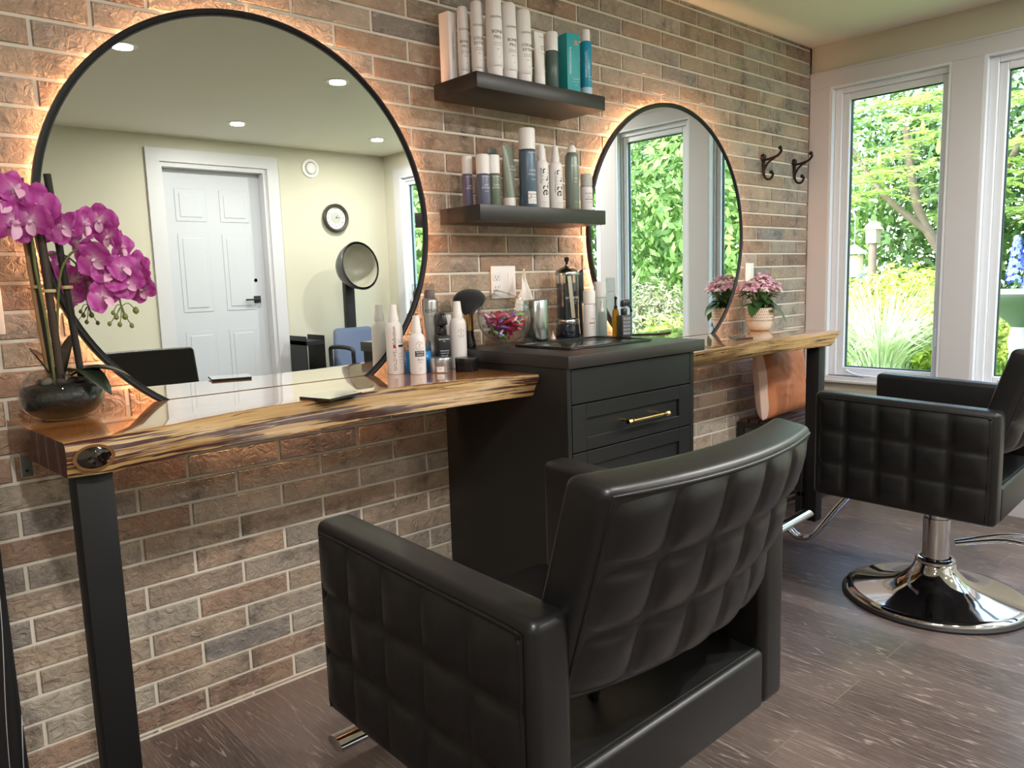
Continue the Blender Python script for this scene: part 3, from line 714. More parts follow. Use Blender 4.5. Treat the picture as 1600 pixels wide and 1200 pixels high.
def salon_chair(label, loc, rz, hz=0.0):
    t = thing('salon_chair', label, 'chair', loc, rz, 'black tufted hydraulic salon chairs')
    h = .334; ta = .076; yb, yf = -.252, .320; zb, zt = .392+hz, .757+hz; zfb, zft = .410+hz, .779+hz
    for s in (-1, 1):
        xo, xi = s*h, s*(h-ta)
        a = hexa('armrest', [(xo, yb, zb), (xi, yb, zb), (xi, yf, zfb), (xo, yf, zfb), (xo, yb, zt), (xi, yb, zt), (xi, yf, zft), (xo, yf, zft)], LEATHER, t, .017, 4)
        m_ = .020
        def P(u, v):
            y = (yf-m_)+(yb-yf+2*m_)*u; f = (y-yb)/(yf-yb)
            return (xo+s*.0018, y, (zb+(zfb-zb)*f)+m_*.8+((zt+(zft-zt)*f)-(zb+(zfb-zb)*f)-m_*1.8)*v)
        V, F = tuft_grid(P, lambda u, v: (s, 0, 0), 5, 3, .011, ubreaks=[0, .17, .37, .57, .78, 1])
        if s > 0: F = [tuple(reversed(f)) for f in F]
        obj('tufted_panel', V, F, LEATHER, a, True)
        c = []
        for (u, v) in [(.012, .0), (.012, .5), (.012, .90), (.018, .965), (.05, .995), (.5, .995), (.95, .995), (.982, .965), (.988, .90), (.988, .5), (.988, 0)]:
            p = P(u, v); c.append((p[0]+s*.0005, p[1], p[2]+(.003 if v > .95 else 0)))
        tube('piping', smooth_path(c, 6), .0032, PIPING, a, 8)
    # seat, under-frame
    zs = .515+hz
    hexa('seat_cushion', [(-.255, -.09, zs-.11), (.255, -.09, zs-.11), (.255, .325, zs-.10), (-.255, .325, zs-.10), (-.255, -.09, zs+.004), (.255, -.09, zs+.004), (.255, .325, zs+.025), (-.255, .325, zs+.025)], LEATHER, t, .022, 4)
    hexa('rear_panel', [(-.26, -.252, zb+.002), (.26, -.252, zb+.002), (.26, -.06, zb+.002), (-.26, -.06, zb+.002), (-.26, -.252, zs-.008), (.26, -.252, zs-.008), (.26, -.06, zs+.002), (-.26, -.06, zs+.002)], LEATHER, t, .010, 3)
    for dy, dz in ((0, 0), (.008, .0035)):
        tube('seam_stitch', [(-.25, -.243+dy, zs-.0078+dz*.2), (.25, -.243+dy, zs-.0078+dz*.2)], .0018, PIPING, t, 6)
    # curved backrest
    z0, z1 = .598+hz, .938+hz; TH = .075
    yr = lambda u, v: -.218-.112*v-.042*(1-u*u)
    hw = lambda v: .266+.008*v
    bm = bmesh.new(); NU, NV = 16, 8; grid = {}
    for side in (0, 1):
        for j in range(NV+1):
            for i in range(NU+1):
                u = -1+2*i/NU; v = j/NV; grid[side, i, j] = bm.verts.new((u*hw(v), yr(u, v)+side*TH, z0+(z1-z0)*v+side*(.012*v)))
    for j in range(NV):
        for i in range(NU):
            bm.faces.new([grid[0, i, j], grid[0, i+1, j], grid[0, i+1, j+1], grid[0, i, j+1]])
            bm.faces.new([grid[1, i, j+1], grid[1, i+1, j+1], grid[1, i+1, j], grid[1, i, j]])
    for i in range(NU):
        bm.faces.new([grid[0, i, 0], grid[1, i, 0], grid[1, i+1, 0], grid[0, i+1, 0]]); bm.faces.new([grid[0, i+1, NV], grid[1, i+1, NV], grid[1, i, NV], grid[0, i, NV]])
    for j in range(NV):
        bm.faces.new([grid[0, 0, j+1], grid[1, 0, j+1], grid[1, 0, j], grid[0, 0, j]]); bm.faces.new([grid[0, NU, j], grid[1, NU, j], grid[1, NU, j+1], grid[0, NU, j+1]])
    bmesh.ops.recalc_face_normals(bm, faces=bm.faces)
    es = [e for e in bm.edges if e.calc_face_angle(0) > .9]
    bmesh.ops.bevel(bm, geom=es, offset=.016, segments=4, profile=.5, affect='EDGES')
    b = fin('backrest', bm, LEATHER, t, True, 50)
    def PB(u, v):
        U = -1+2*u; vv = .04+v*.915; x = U*(hw(vv)-.016); return (x, yr(U, vv)-.0008, z0+(z1-z0)*vv)
    def NB(u, v):
        U = -1+2*u; n = Vector((.30*U*.55, -1, -.30)); n.normalize(); return n
    V, F = tuft_grid(PB, NB, 5, 3, .017, nu=9, nv=9); obj('tufted_panel', V, F, LEATHER, b, True)
    pp = [PB(0, v/8) for v in range(9)]+[PB(u/16, 1) for u in range(1, 17)]+[PB(1, 1-v/8) for v in range(1, 9)]
    tube('piping', [(p[0]*1.008, p[1]-.002, p[2]+(.005 if 8 <= k <= 24 else 0)) for k, p in enumerate(pp)], .0034, PIPING, b, 8)
    for s in (-1, 1):
        tube('backrest_bracket', [(s*.09, -.12, .47+hz), (s*.09, -.18, .63+hz)], .009, BLACKM, t, 8)
    # hydraulic base
    box('seat_plate', -.13, .13, -.12, .12, .375+hz, .405+hz, BLACKM, t, .004)
    lathe('column', [(.045, .115), (.045, .30+hz), (.042, .302+hz), (.042, .378+hz)], CHROME, t, 48)
    lathe('base', [(.300, .012), (.302, .020), (.296, .026), (.27, .030), (.20, .042), (.14, .060), (.105, .080), (.082, .105), (.070, .125), (.066, .14), (.058, .146), (.052, .146)], CHROME, t, 96, close=False, angle=60)
    lathe('base_collar', [(.060, .138), (.066, .142), (.066, .150), (.060, .156), (.052, .157)], CHROME, t, 48, close=False)
    lathe('floor_ring', [(.29, .0), (.309, .0), (.311, .008), (.305, .014), (.298, .014)], RUBBER, t, 96)
    fr = smooth_path([(0, .10, .40+hz), (0, .25, .385+hz), (0, .34, .30), (0, .44, .155), (0, .475, .125), (0, .52, .122), (0, .56, .15)], 6)
    for s in (-.011, .011): tube('footrest_arm', [(p[0]+s, p[1], p[2]) for p in fr], .0105, CHROME, t, 12)
    V, F = [], []
    n = 14
    for x in (-.19, .19):
        for k in range(n):
            a = 2*PI*k/n; V.append((x, .565+.032*cos(a), .165+.016*sin(a)))
    F = [(k, (k+1) % n, n+(k+1) % n, n+k) for k in range(n)]+[tuple(reversed(range(n))), tuple(range(n, 2*n))]
    obj('footrest_bar', V, F, CHROME, t, True, angle=50)
    lv = smooth_path([(.055, -.05, .20), (.09, -.20, .235), (.10, -.33, .225), (.12, -.40, .235), (.17, -.40, .235), (.19, -.33, .225), (.17, -.20, .235), (.08, -.04, .20)], 5)
    tube('pump_lever', lv, .008, CHROME, t, 10); tube('lever_grip', lv[9:27], .0115, RUBBER, t, 10)
    return t
ch1 = salon_chair('near black tufted salon chair, seen from behind in front of the cabinet', (.976, -1.192, 0), .014, .006)
ch2 = dup(ch1, (2.948, -1.154, 0), .059, 'far black tufted salon chair on a round chrome base by the windows')

# ------------------------------------------------------------------ bench and pillow
bn = thing('bench', 'low black slatted bench in the corner below the windows, holding a tan pillow', 'bench', (3.83, -.19, -.030))
bx0, bx1 = -.36, .33
boxes('top_slats', [(bx0, bx1, -.17+i*.058, -.17+i*.058+.046, .478, .496) for i in range(6)], mat('dark_walnut', (58, 40, 34), .5, var=.25), bn, .002)
boxes('lower_slats', [(bx0+.02, bx1-.02, -.16+i*.055, -.16+i*.055+.03, .17, .185) for i in range(6)], mat('dark_walnut'), bn, .002)
boxes('frame', [(bx0, bx1, -.175, -.150, .45, .478), (bx0, bx1, .155, .180, .45, .478), (bx0, bx0+.025, -.15, .155, .45, .478), (bx1-.025, bx1, -.15, .155, .45, .478), (bx0, bx1, -.175, -.155, .15, .17)], BLACKM, bn, .001)
for x in (bx0, bx1-.03):
    for y in (-.175, .15): box('leg', x, x+.03, y, y+.03, .030, .45, BLACKM, bn, .002)
mat('cream_fabric_edge', (228, 200, 184), .85)
def pillow(parent):
    for side, m, nm in ((1, mat('tan_leather', (178, 112, 76), .72, spec=.25, bump=.3, bscale=25, bdist=.004, var=.15, vscale=5), 'front_cover'), (-1, mat('cream_fabric', (226, 200, 186), .85, bump=.2, bscale=300), 'back_cover')):
        V, F = [], []; N = 36
        for j in range(N+1):
            for i in range(N+1):
                u = -1+2*i/N; v = -1+2*j/N
                ex = .224*u*(1-.05*(1-v*v)-.05*(u*v)**6); ez = .184*v*(1-.05*(1-u*u)-.05*(u*v)**6)
                hgt = .082*((1-u**4)*(1-v**4))**.5*(1+.12*noise.noise(Vector((u*2, v*2, side))))+.006*noise.noise(Vector((u*6+v*3, v*5-u*2, side)))*(1-u**4)*(1-v**4)
                V.append((ex, -side*(hgt if side > 0 else hgt*.8), ez))
        for j in range(N):
            for i in range(N):
                if side > 0 and i < 1: continue
                q = (j*(N+1)+i, j*(N+1)+i+1, (j+1)*(N+1)+i+1, (j+1)*(N+1)+i); F.append(q if side > 0 else tuple(reversed(q)))
        obj(nm, V, F, m, parent, True)
        if side > 0:
            E_ = [(j*(N+1), j*(N+1)+1, (j+1)*(N+1)+1, (j+1)*(N+1)) for j in range(N)]
            obj('side_gusset', V, E_, MATS['cream_fabric_edge'], parent, True)
pl = thing('pillow', 'tan leather pillow with a cream back, standing on the slatted bench', 'pillow', (3.635, -.150, .655)); pl.rotation_euler = (math.radians(-6), 0, math.radians(3)); pillow(pl)

# ------------------------------------------------------------------ wall plates and hooks
def plate(label, cat, x, z, w, h, kind, name):
    t = thing(name, label, cat, (x, -.0005, z))
    box('cover_plate', -w/2, w/2, -.006, .0, -h/2, h/2, WPL2, t, .002)
    if kind == 'outlet':
        for dz in (-.019, .019):
            o = box('socket', -.036-.017, -.036+.017, -.008, -.005, dz-.014, dz+.014, WPL, t, .003)
            boxes('slots', [(-.044, -.042, -.0085, -.0075, dz-.003, dz+.007), (-.030, -.028, -.0085, -.0075, dz-.003, dz+.007), (-.0375, -.0345, -.0085, -.0075, dz-.010, dz-.006)], INK, o)
        box('rocker', .036-.016, .036+.016, -.009, -.005, -.033, .033, WPL, t, .003)
    else:
        box('rocker', -.016, .016, -.010, -.005, -.033, .033, WPL, t, .003)
plate('white double wall plate with outlet and switch behind the candy jar', 'outlet', 1.895, 1.20, .118, .118, 'outlet', 'wall_outlet')
plate('small white switch plate behind the pink potted plant', 'switch', 3.585, 1.196, .072, .118, 's', 'wall_switch')
plate('white switch plate on the brick wall left of the orchid', 'switch', .292, 1.18, .078, .125, 's', 'wall_switch')
def hook(x, z, lb):
    t = thing('coat_hook', lb, 'hook', (x, 0, z), 0, 'iron coat hooks by the window')
    lathe('back_plate', [(.0, .0), (.017, .0), (.017, .010), (.013, .016), (.0, .017)], IRON, t, 20, (0, 0, .045), rot=(PI/2, 0, 0))
    obj('spine', *tube_vf([(0, -.006, .045), (0, -.008, 0), (0, -.010, -.045)], [.011, .008, .007], 10), IRON, t, True)
    tube('upper_arm', smooth_path([(0, -.01, .030), (0, -.045, .034), (0, -.085, .044), (0, -.105, .064), (0, -.100, .078)], 5), [.0065]*21, IRON, t, 8)
    tube('lower_arm', smooth_path([(0, -.07, .036), (0, -.03, .012), (0, -.010, -.03), (0, -.022, -.062), (0, -.048, -.066), (0, -.062, -.044), (0, -.054, -.034)], 5), .0062, IRON, t, 8)
    for nm, p in (('upper_ball', (0, -.099, .080)), ('lower_ball', (0, -.052, -.034))):
        lathe(nm, [(.0001, -.011), (.007, -.008), (.0105, 0), (.007, .008), (.0001, .011)], IRON, t, 14, p)
hook(3.700, 1.745, 'left dark iron coat hook on the brick wall'); hook(4.020, 1.745, 'right dark iron coat hook, nearest the window trim')

# ------------------------------------------------------------------ bottle kit
def rp(pts): return [(max(r, .0001), z) for r, z in pts]
def can_body(R, h, sh=.012): return rp([(0, 0), (R*.93, 0), (R, .004), (R, h-sh), (R*.93, h-sh*.4), (R*.7, h)])
def bottle(name, label, cat, x, y, z, R, hb, body_m, cap_m, h, kind='cap', group=None, lines=None, ink=INK, face=-.45, capR=None, band=None, seg=36, lname='lettering'):
    t = thing(name, label, cat, (x, y, z), 0, group)
    if kind in ('spray', 'pump', 'cap', 'dome', 'trigger'):
        if kind in ('spray', 'pump'):
            prof = rp([(0, 0), (R*.94, 0), (R, .004), (R, hb-.030), (R*.97, hb-.016), (R*.84, hb-.006), (R*.58, hb)])
        elif kind == 'dome': prof = rp([(0, 0), (R*.94, 0), (R, .004), (R, hb-.022), (R*.9, hb-.010), (R*.62, hb)])
        else: prof = can_body(R, hb)
        b = lathe('body', prof, body_m, t, seg)
        cr = capR or (R*.97)
        if kind == 'cap': lathe('cap', rp([(cr, hb-.002), (cr, h-.006), (cr*.93, h-.001), (cr*.85, h), (0, h)]), cap_m, t, seg, close=False)
        elif kind == 'dome': lathe('cap', rp([(cr*.68, hb-.002), (cr*.66, h-.016), (cr*.55, h-.006), (cr*.3, h), (0, h)]), cap_m, t, seg, close=False)
        elif kind == 'spray':
            lathe('collar', rp([(R*.60, hb-.004), (R*.60, hb+.014), (R*.54, hb+.018)]), cap_m, t, seg)
            lathe('spray_cap', rp([(R*.55, hb+.012), (R*.54, hb+.022), (R*.50, hb+.024), (R*.42, h-.003), (R*.39, h)]), cap_m, t, seg)
            tube('nozzle', [(-.001, -R*.25, h-.010), (-.002, -R*.44, h-.010)], .0022, cap_m, t, 8)
        elif kind == 'pump':
            lathe('collar', rp([(R*.5, hb-.003), (R*.5, hb+.012)]), cap_m, t, seg)
            tube('pump_stem', [(0, 0, hb+.01), (0, 0, h-.006)], .004, cap_m, t, 8)
            tube('pump_head', [(.004, .004, h-.004), (-R*.9, -R*.9, h-.006)], .0055, cap_m, t, 8)
    if lines: lettering(lines, ink, b, R*1.012, 0, face, name=lname)
    if band:
        for a0, a1, z0, z1, m in band: patch('label', R*1.008, face+a0, face+a1, z0, z1, m, b)
    return t
def tube_bottle(name, label, x, y, z, w, h, m, capm, caph, lines=None, ink=INK, face=-.45, group=None, cat='tube', rz=0):
    """squeeze tube standing on its cap: round at the cap, flat crimp on top"""
    t = thing(name, label, cat, (x, y, z), rz, group); V, F = [], []; n = 28; H = 10
    for j in range(H+1):
        f = j/H; rx = w*(.80+.20*f); ry = w*.78*(1-f)**.7+.0015
        zz = caph+(h-caph)*f
        for k in range(n): a = 2*PI*k/n; V.append((rx*cos(a), ry*sin(a), zz))
    for j in range(H):
        for k in range(n): F.append((j*n+k, j*n+(k+1) % n, (j+1)*n+(k+1) % n, (j+1)*n+k))
    F.append(tuple(H*n+k for k in range(n))); F.append(tuple(reversed(range(n))))
    b = obj('body', V, F, m, t, True, angle=60)
    lathe('cap', [(w*.80, 0), (w*.84, .003), (w*.84, caph)], capm, t, 28)
    if lines: lettering(lines, ink, b, None, 0, yflat=-w*.80)
    return t
WB = mat('white_bottle', (236, 230, 228), .32); WBC = mat('white_bottle_cap', (240, 234, 232), .4)
ZU = 1.857; ZL = 1.4525; ZS = .9225; ZN = .9835
gU = 'white hair care bottles on the upper shelf'
def gold_lines(a, b, s=1.0):
    return [('GOLDWELL', .0085*s, 0, .170*s, 0), (a, .013*s, 0, .128*s, 0), (b, .013*s, 0, .112*s, 0), ('REPAIR SHAMPOO', .0035, 0, .096*s, 0), ('FOR DAMAGED HAIR', .0035, 0, .090*s, 0), ('200ml', .004, 0, .078*s, 0), ('A', .006, .004, .056*s, 0), ('GOLDWELL.COM', .0035, 0, .032*s, 0)]
def flask(label, x, y, R, h, a, b, face):
    """tall shampoo flask on its cap foot"""
    t = thing('shampoo_bottle', label, 'bottle', (x, y, ZU), 0, gU)
    lathe('cap', rp([(0, 0), (R*.86, 0), (R*.90, .003), (R*.93, .030)]), WBC, t, 36)
    bd = lathe('body', rp([(R*.93, .030), (R*.985, .032), (R, .05), (R*.97, h*.6), (R*.90, h-.012), (R*.84, h-.004), (R*.7, h), (0, h)]), WB, t, 36, close=False)
    if a: lettering(gold_lines(a, b, h/.25), INK, bd, R*1.004, 0, face)
    return t
t = thing('product_carton', 'slim white carton at the left end of the upper shelf', 'box', (1.637, -.06, ZU), .1, gU)
box('carton', -.018, .018, -.022, .022, 0, .214, WB, t, .001); lettering([('GOLDWELL BOND PRO', .008, 0, .11, -1)], GREYINK, t, None, 0, yflat=-.0225, name='lettering')
flask('white bottle second from the left on the upper shelf', 1.664, -.105, .0195, .227, 'BOND', 'PRO', -.35)
flask('white bottle third from the left on the upper shelf', 1.690, -.145, .0210, .238, 'COLOR', 'EXTRA', -.35)
flask('tallest white bottle at the front of the upper shelf, BOND PRO printed on it', 1.728, -.185, .0270, .268, 'BOND', 'PRO', -.25)
flask('white bottle standing behind and right of the tallest one on the upper shelf', 1.815, -.085, .0185, .258, 'COLOR', 'EXTRA', -.35)
flask('wide white bottle fifth along the front of the upper shelf', 1.796, -.180, .0268, .244, 'BOND', 'PRO', -.2)
flask('white bottle beside the white squeeze tube on the upper shelf', 1.865, -.178, .0265, .237, 'COLOR', 'EXTRA', -.2)
flask('narrow white bottle half hidden behind the squeeze tube on the upper shelf', 1.945, -.08, .0185, .212, '', '', -.3)
tube_bottle('squeeze_tube', 'white squeeze tube standing on its cap on the upper shelf', 1.936, -.178, ZU, .0225, .181, WB, WBC, .035,
            [('GOLDWELL', .006, 0, .160, 0), ('BOND', .007, 0, .130, 0), ('PRO', .007, 0, .122, 0), ('MASK', .004, 0, .108, 0), ('A', .005, .004, .07, 0)])
TEAL = mat('teal_card', (38, 158, 164), .45); TEALC = mat('teal_can', (24, 142, 172), .25)
bottle('serum_bottle', 'clear grey-green bottle with a white cap beside the teal box', 'bottle', 2.010, -.165, ZU, .0225, .135, mat('smoky_green_plastic', (120, 142, 136), .12, trans=.5, ior=1.3), WBC, .197, 'cap', capR=.0222)
t = thing('product_carton', 'teal carton half hidden behind the larger teal one', 'box', (2.115, -.085, ZU), .0); box('carton', -.02, .02, -.02, .02, 0, .195, mat('pale_teal_card', (120, 176, 180), .5), t, .001)
t = thing('product_carton', 'large teal carton with white lettering on the upper shelf', 'box', (2.098, -.158, ZU), -.12); b = box('carton', -.029, .029, -.032, .032, 0, .203, TEAL, t, .001)
lettering([('MOROCCANOIL', .0125, -.014, .112, 1), ('TREATMENT', .005, .010, .05, 0), ('FOR ALL HAIR', .004, .010, .04, 0), ('100 ml', .004, .010, .03, 0)], WINK, b, None, 0, yflat=-.0325)
boxes('emblem', [(.004, .020, -.0328, -.0321, .165, .181)], mat('copper_print', (160, 120, 104), .4, metal=.4), b)
t = bottle('hair_spray_can', 'blue-teal spray can with a white cap at the right end of the upper shelf', 'can', 2.186, -.165, ZU, .0215, .198, TEALC, WBC, .237, 'cap', capR=.0165,
       lines=[('MOROCCANOIL', .0125, -.008, .115, 1), ('DRY SHAMPOO', .0042, .010, .07, 0), ('DARK TONES', .0042, .010, .06, 0)], ink=WINK, face=-.35)
patch('lower_band', .0219, -2.2, 1.5, .004, .035, mat('pale_blue_print', (176, 204, 222), .4), t)
# lower shelf
gL = 'styling products on the lower shelf'
def styl(label, x, y, R, hb, h, col, lines, face=-.2, capR=None, band=None):
    return bottle('styling_can', label, 'can', x, y, ZL, R, hb, mat('can_%d_%d_%d' % col, col, .35, metal=.25), WBC, h, 'cap', gL, lines, WINK, face, capR or R*.98, band)
styl('violet can with a white cap, leftmost on the lower shelf', 1.668, -.095, .0180, .110, .166, (112, 104, 130), [('GOLDWELL', .0055, 0, .098, 0), ('JUST', .007, 0, .068, 0), ('SMOOTH', .007, 0, .060, 0)])
styl('violet can with a white cap, second from the left on the lower shelf', 1.690, -.150, .0228, .105, .166, (106, 108, 130), [('GOLDWELL', .006, 0, .094, 0), ('JUST', .008, 0, .066, 0), ('SMOOTH', .008, 0, .057, 0), ('TAMING', .004, 0, .046, 0)])
styl('olive green can with a white cap on the lower shelf', 1.741, -.145, .0216, .110, .169, (110, 120, 104), [('GOLDWELL', .006, 0, .098, 0), ('CURLY', .008, 0, .070, 0), ('& WAVES', .008, 0, .061, 0)])
tube_bottle('squeeze_tube', 'dark grey-green tube half hidden behind the olive tube, lower shelf', 1.812, -.06, ZL, .0225, .209, mat('grey_green_tube', (92, 102, 98), .4), WBC, .03, group=gL)
tube_bottle('squeeze_tube', 'olive grey squeeze tube with a white cap foot, lower shelf', 1.836, -.115, ZL, .026, .212, mat('olive_tube', (132, 142, 128), .35), WBC, .036, [('CURLY', .007, 0, .140, 0), ('& WAVES', .007, 0, .130, 0)], WINK, group=gL)
t = styl('tallest can on the lower shelf, blue-grey with a white cap and warning label', 1.893, -.150, .0292, .200, .270, (88, 106, 122), [('GOLDWELL', .0075, .004, .186, 0), ('ULTRA', .011, .004, .126, 0), ('VOLUME', .011, .004, .113, 0), ('MOUSSE', .005, .004, .096, 0)], -.1, .0290)
body = [c for c in t.children if c.name.startswith('body')][0]
patch('warning_label', .02955, -.75, .62, .014, .056, WB, body)
lettering([('DANGER', .007, .006, .046, 0), ('EXTREMELY FLAMMABLE', .0032, .005, .036, 0), ('CONTENTS UNDER PRESSURE', .0026, 0, .026, 0), ('KEEP AWAY FROM HEAT', .0026, 0, .020, 0)], INK, body, .0297, 0, -.1, name='warning_text')
ringv = [(.0298*sin((-.0155+.0075*cos(a))/.0298-.1), -.0298*cos((-.0155+.0075*cos(a))/.0298-.1), .040+.0075*sin(a)) for a in [2*PI*k/24 for k in range(25)]]
tube('warning_ring', ringv, .0007, INK, body, 5)
def unite(label, x, y, blue, h):
    return bottle('spray_bottle', label, 'bottle', x, y, ZL, .0245, .168, WB, WPL2, h, 'spray', gL, [('unite', .047, .005, .092, -1)], INK, -.25, lname='brand_lettering'), blue
t, _ = unite('white spray bottle just right of the tallest can, lower shelf', 1.957, -.155, 'BEACH Day', .220)
b = [c for c in t.children if c.name.startswith('body')][0]; lettering([('BEACH Day', .0105, -.015, .112, -1)], BLUEINK, b, .0249, 0, -.25, name='blue_lettering'); lettering([('TEXTURIZING SPRAY', .003, 0, .022, 0), ('236 mL 8 fl oz', .003, 0, .014, 0)], GREYINK, b, .0249, 0, -.25, name='small_print')
t, _ = unite('second white spray bottle, left of the grey-green dome-capped can, lower shelf', 2.027, -.155, '', .221)
b = [c for c in t.children if c.name.startswith('body')][0]; lettering([('7SECONDS Detangler', .0085, -.015, .096, -1)], BLUEINK, b, .0249, 0, -.25, name='blue_lettering'); lettering([('CONDITIONER', .003, 0, .022, 0), ('236 mL 8 fl oz', .003, 0, .014, 0)], GREYINK, b, .0249, 0, -.25, name='small_print')
bottle('spray_bottle', 'white spray bottle half hidden behind the two front spray bottles, lower shelf', 'bottle', 2.035, -.085, ZL, .0205, .170, WB, WPL2, .226, 'spray', gL)
bottle('hair_spray_can', 'grey-green dome-capped can near the right end of the lower shelf', 'can', 2.112, -.155, ZL, .0256, .208, mat('sage_can', (126, 136, 126), .3, metal=.3), WBC, .233, 'dome', gL,
       [('EQUAVE', .009, 0, .158, 0), ('STYLE', .007, 0, .112, 0), ('SPRAY', .005, 0, .10, 0), ('300 ml', .004, 0, .03, 0)], WINK, -.25)
bottle('treatment_bottle', 'short white bottle with a grey cap at the right end of the lower shelf', 'bottle', 2.178, -.165, ZL, .0225, .091, WB, mat('pale_grey_cap', (190, 190, 182), .4), .134, 'cap', gL,
       [('OLAPLEX', .0085, 0, .062, 0), ('N\u00ba.6', .009, 0, .050, 0), ('BOND SMOOTHER', .0035, 0, .030, 0)], INK, -.3, band=[(-.75, .75, .040, .043, mat('copper_print'))])

# ------------------------------------------------------------------ products on the long counter
gS = 'products at the right end of the long counter'
bottle('spray_bottle', 'tall white spray bottle with vertical black lettering, beside the big mirror', 'bottle', 1.361, -.075, ZS, .0272, .165, WB, WPL2, .219, 'spray', gS,
       [('GOLDWELL', .0145, -.008, .050, 1), ('definition', .016, -.008, .122, 1), ('Color & Highlights', .0035, .014, .108, 0), ('REPAIR SPRAY', .0035, .014, .101, 0), ('for coloured hair', .003, .014, .066, 0), ('leave-in, spray on', .003, .014, .056, 0), ('damp hair, style', .003, .014, .046, 0), ('do not rinse', .003, .014, .036, 0), ('150 ml', .003, .014, .024, 0)], INK, -.30,
       band=[(-.45, -.18, .083, .094, mat('red_print')), (.15, .95, .086, .093, mat('green_black_print', (26, 46, 36), .6))])
t = thing('styling_jar', 'blue jar with a clear lid behind the small white spray bottle', 'jar', (1.444, -.079, ZS), 0, gS)
b = lathe('body', rp([(0, 0), (.042, 0), (.0445, .004), (.0445, .062), (.042, .066)]), mat('bright_blue_jar', (44, 132, 196), .25), t, 40)
lathe('lid', rp([(.0450, .064), (.0455, .070), (.0455, .094), (.043, .098), (0, .098)]), CLEARP, t, 40, close=False)
lettering([('HOLD ME', .010, 0, .050, 0), ('strong', .006, 0, .036, 0), ('gel', .006, 0, .026, 0)], WINK, b, .0450, 0, -.2); lettering([('SPIKY', .009, 0, .061, 0)], REDINK, b, .0452, 0, -.1, name='red_lettering')
def ag(label, x, y, R, hb, h, extra):
    t = bottle('spray_bottle', label, 'bottle', x, y, ZS, R, hb, WB, WPL2, h, 'spray', gS, None, INK, -.35)
    b = [c for c in t.children if c.name.startswith('body')][0]; f = -.30
    parts = []
    for zc, a0, a1, in ((hb*.70, .35, PI-.35), (hb*.70, PI+.35, 2*PI-.35)):
        q = [(.011*cos(a0+(a1-a0)*k/12), zc+.013*sin(a0+(a1-a0)*k/12)) for k in range(13)]
        parts.append(tube_vf([(R*1.006*sin(c/R+f), -R*1.006*cos(c/R+f), z) for c, z in q], .0006, 5))
    V, F = merge(parts); obj('emblem', V, F, GREYINK, b)
    lettering([('A', .010, 0, hb*.70+.004, 0), ('G', .009, 0, hb*.70-.005, 0)]+extra, GREYINK, b, R*1.012, 0, f); return t, b
t, b = ag('small white spray bottle in front of the blue jar', 1.402, -.140, .0258, .128, .183, [('dye', .014, 0, .047, 0), ('detangling', .004, 0, .037, 0), ('178 mL', .0035, 0, .020, 0), ('6 fl oz', .0035, 0, .014, 0)])
patch('label_band', .0261, -.30-.62, -.30+.62, .056, .074, mat('dark_grey_print', (70, 74, 80), .6), b); lettering([('TEXTURE', .006, 0, .069, 0), ('CREATE', .006, 0, .061, 0)], WINK, b, .0264, 0, -.3, name='white_lettering')
t = bottle('hair_spray_can', 'tall silver hair spray can with a clear cap behind the other bottles', 'can', 1.512, -.066, ZS, .0270, .235, SILVER, CLEARP, .282, 'cap', gS, [('KENRA', .017, .002, .192, 0), ('volume spray', .005, .002, .176, 0)], INK, -.4, capR=.0185)
lathe('nozzle_collar', rp([(.0165, .235), (.0165, .252), (.012, .262), (0, .262)]), mat('mauve_plastic', (132, 104, 108), .4), t, 24, close=False)
t = thing('trigger_bottle', 'black square trigger spray bottle with white lettering', 'bottle', (1.523, -.112, ZS), -.3, gS)
BP = mat('black_bottle', (34, 34, 37), .3)
b = box('body', -.0205, .0205, -.0185, .0185, 0, .114, BP, t, .005, 3); lettering([('GOLDWELL', .0075, 0, .100, 0), ('MEN', .004, 0, .093, 0), ('THICKENING', .0052, 0, .062, 0), ('TONIC FOR', .0052, 0, .054, 0), ('FINE HAIR', .0052, 0, .046, 0)], WINK, b, None, 0, yflat=-.0190)
lathe('collar', rp([(.014, .113), (.015, .118), (.015, .134), (.010, .140)]), BP, t, 24)
tr = hexa('trigger_head', [(-.011, -.030, .148), (.011, -.030, .148), (.011, .018, .138), (-.011, .018, .138), (-.008, -.024, .182), (.008, -.024, .182), (.009, .010, .190), (-.009, .010, .190)], BP, t, .004, 2)
tube('trigger_lever', smooth_path([(0, -.018, .152), (0, -.030, .140), (0, -.030, .120)], 4), .0045, BP, t, 8)
ag('white spray bottle standing behind the silver tin', 1.577, -.128, .0278, .167, .221, [('spray body', .0095, 0, .038, 0), ('soft hold volumizer', .0035, 0, .026, 0)])
bottle('spray_bottle', 'small clear-collared white bottle behind the white spray bottle by the cabinet', 'bottle', 1.580, -.062, ZS, .0182, .178, WB, CLEARP, .219, 'cap', gS)
def tin(label, x, y, R, h, m, lines, ink):
    t = thing('pomade_tin', label, 'tin', (x, y, ZS), 0, gS)
    b = lathe('tin_base', rp([(0, 0), (R*.95, 0), (R*.985, .003), (R*.985, h*.52)]), m, t, 48)
    l_ = lathe('lid', rp([(R*.985, h*.50), (R, h*.53), (R, h*.94), (R*.97, h), (0, h)]), m, t, 48, close=False)
    if lines: lettering(lines, ink, b, R*.995, 0, -.3)
    return t, b
t, b = tin('flat silver tin in front of the black trigger bottle', 1.474, -.163, .0365, .046, SILVER, [('matte clay', .004, .02, .010, 0)], INK)
patch('label', .0368, -1.0, -.35, .003, .020, WB, b); lettering([('style 4', .004, -.011, .013, 0)], BLUEINK, b, .0370, 0, -.35, name='blue_lettering')
tin('flat black tin at the right end of the long counter', 1.540, -.214, .0370, .043, mat('black_tin', (26, 26, 26), .3, metal=.3), None, INK)
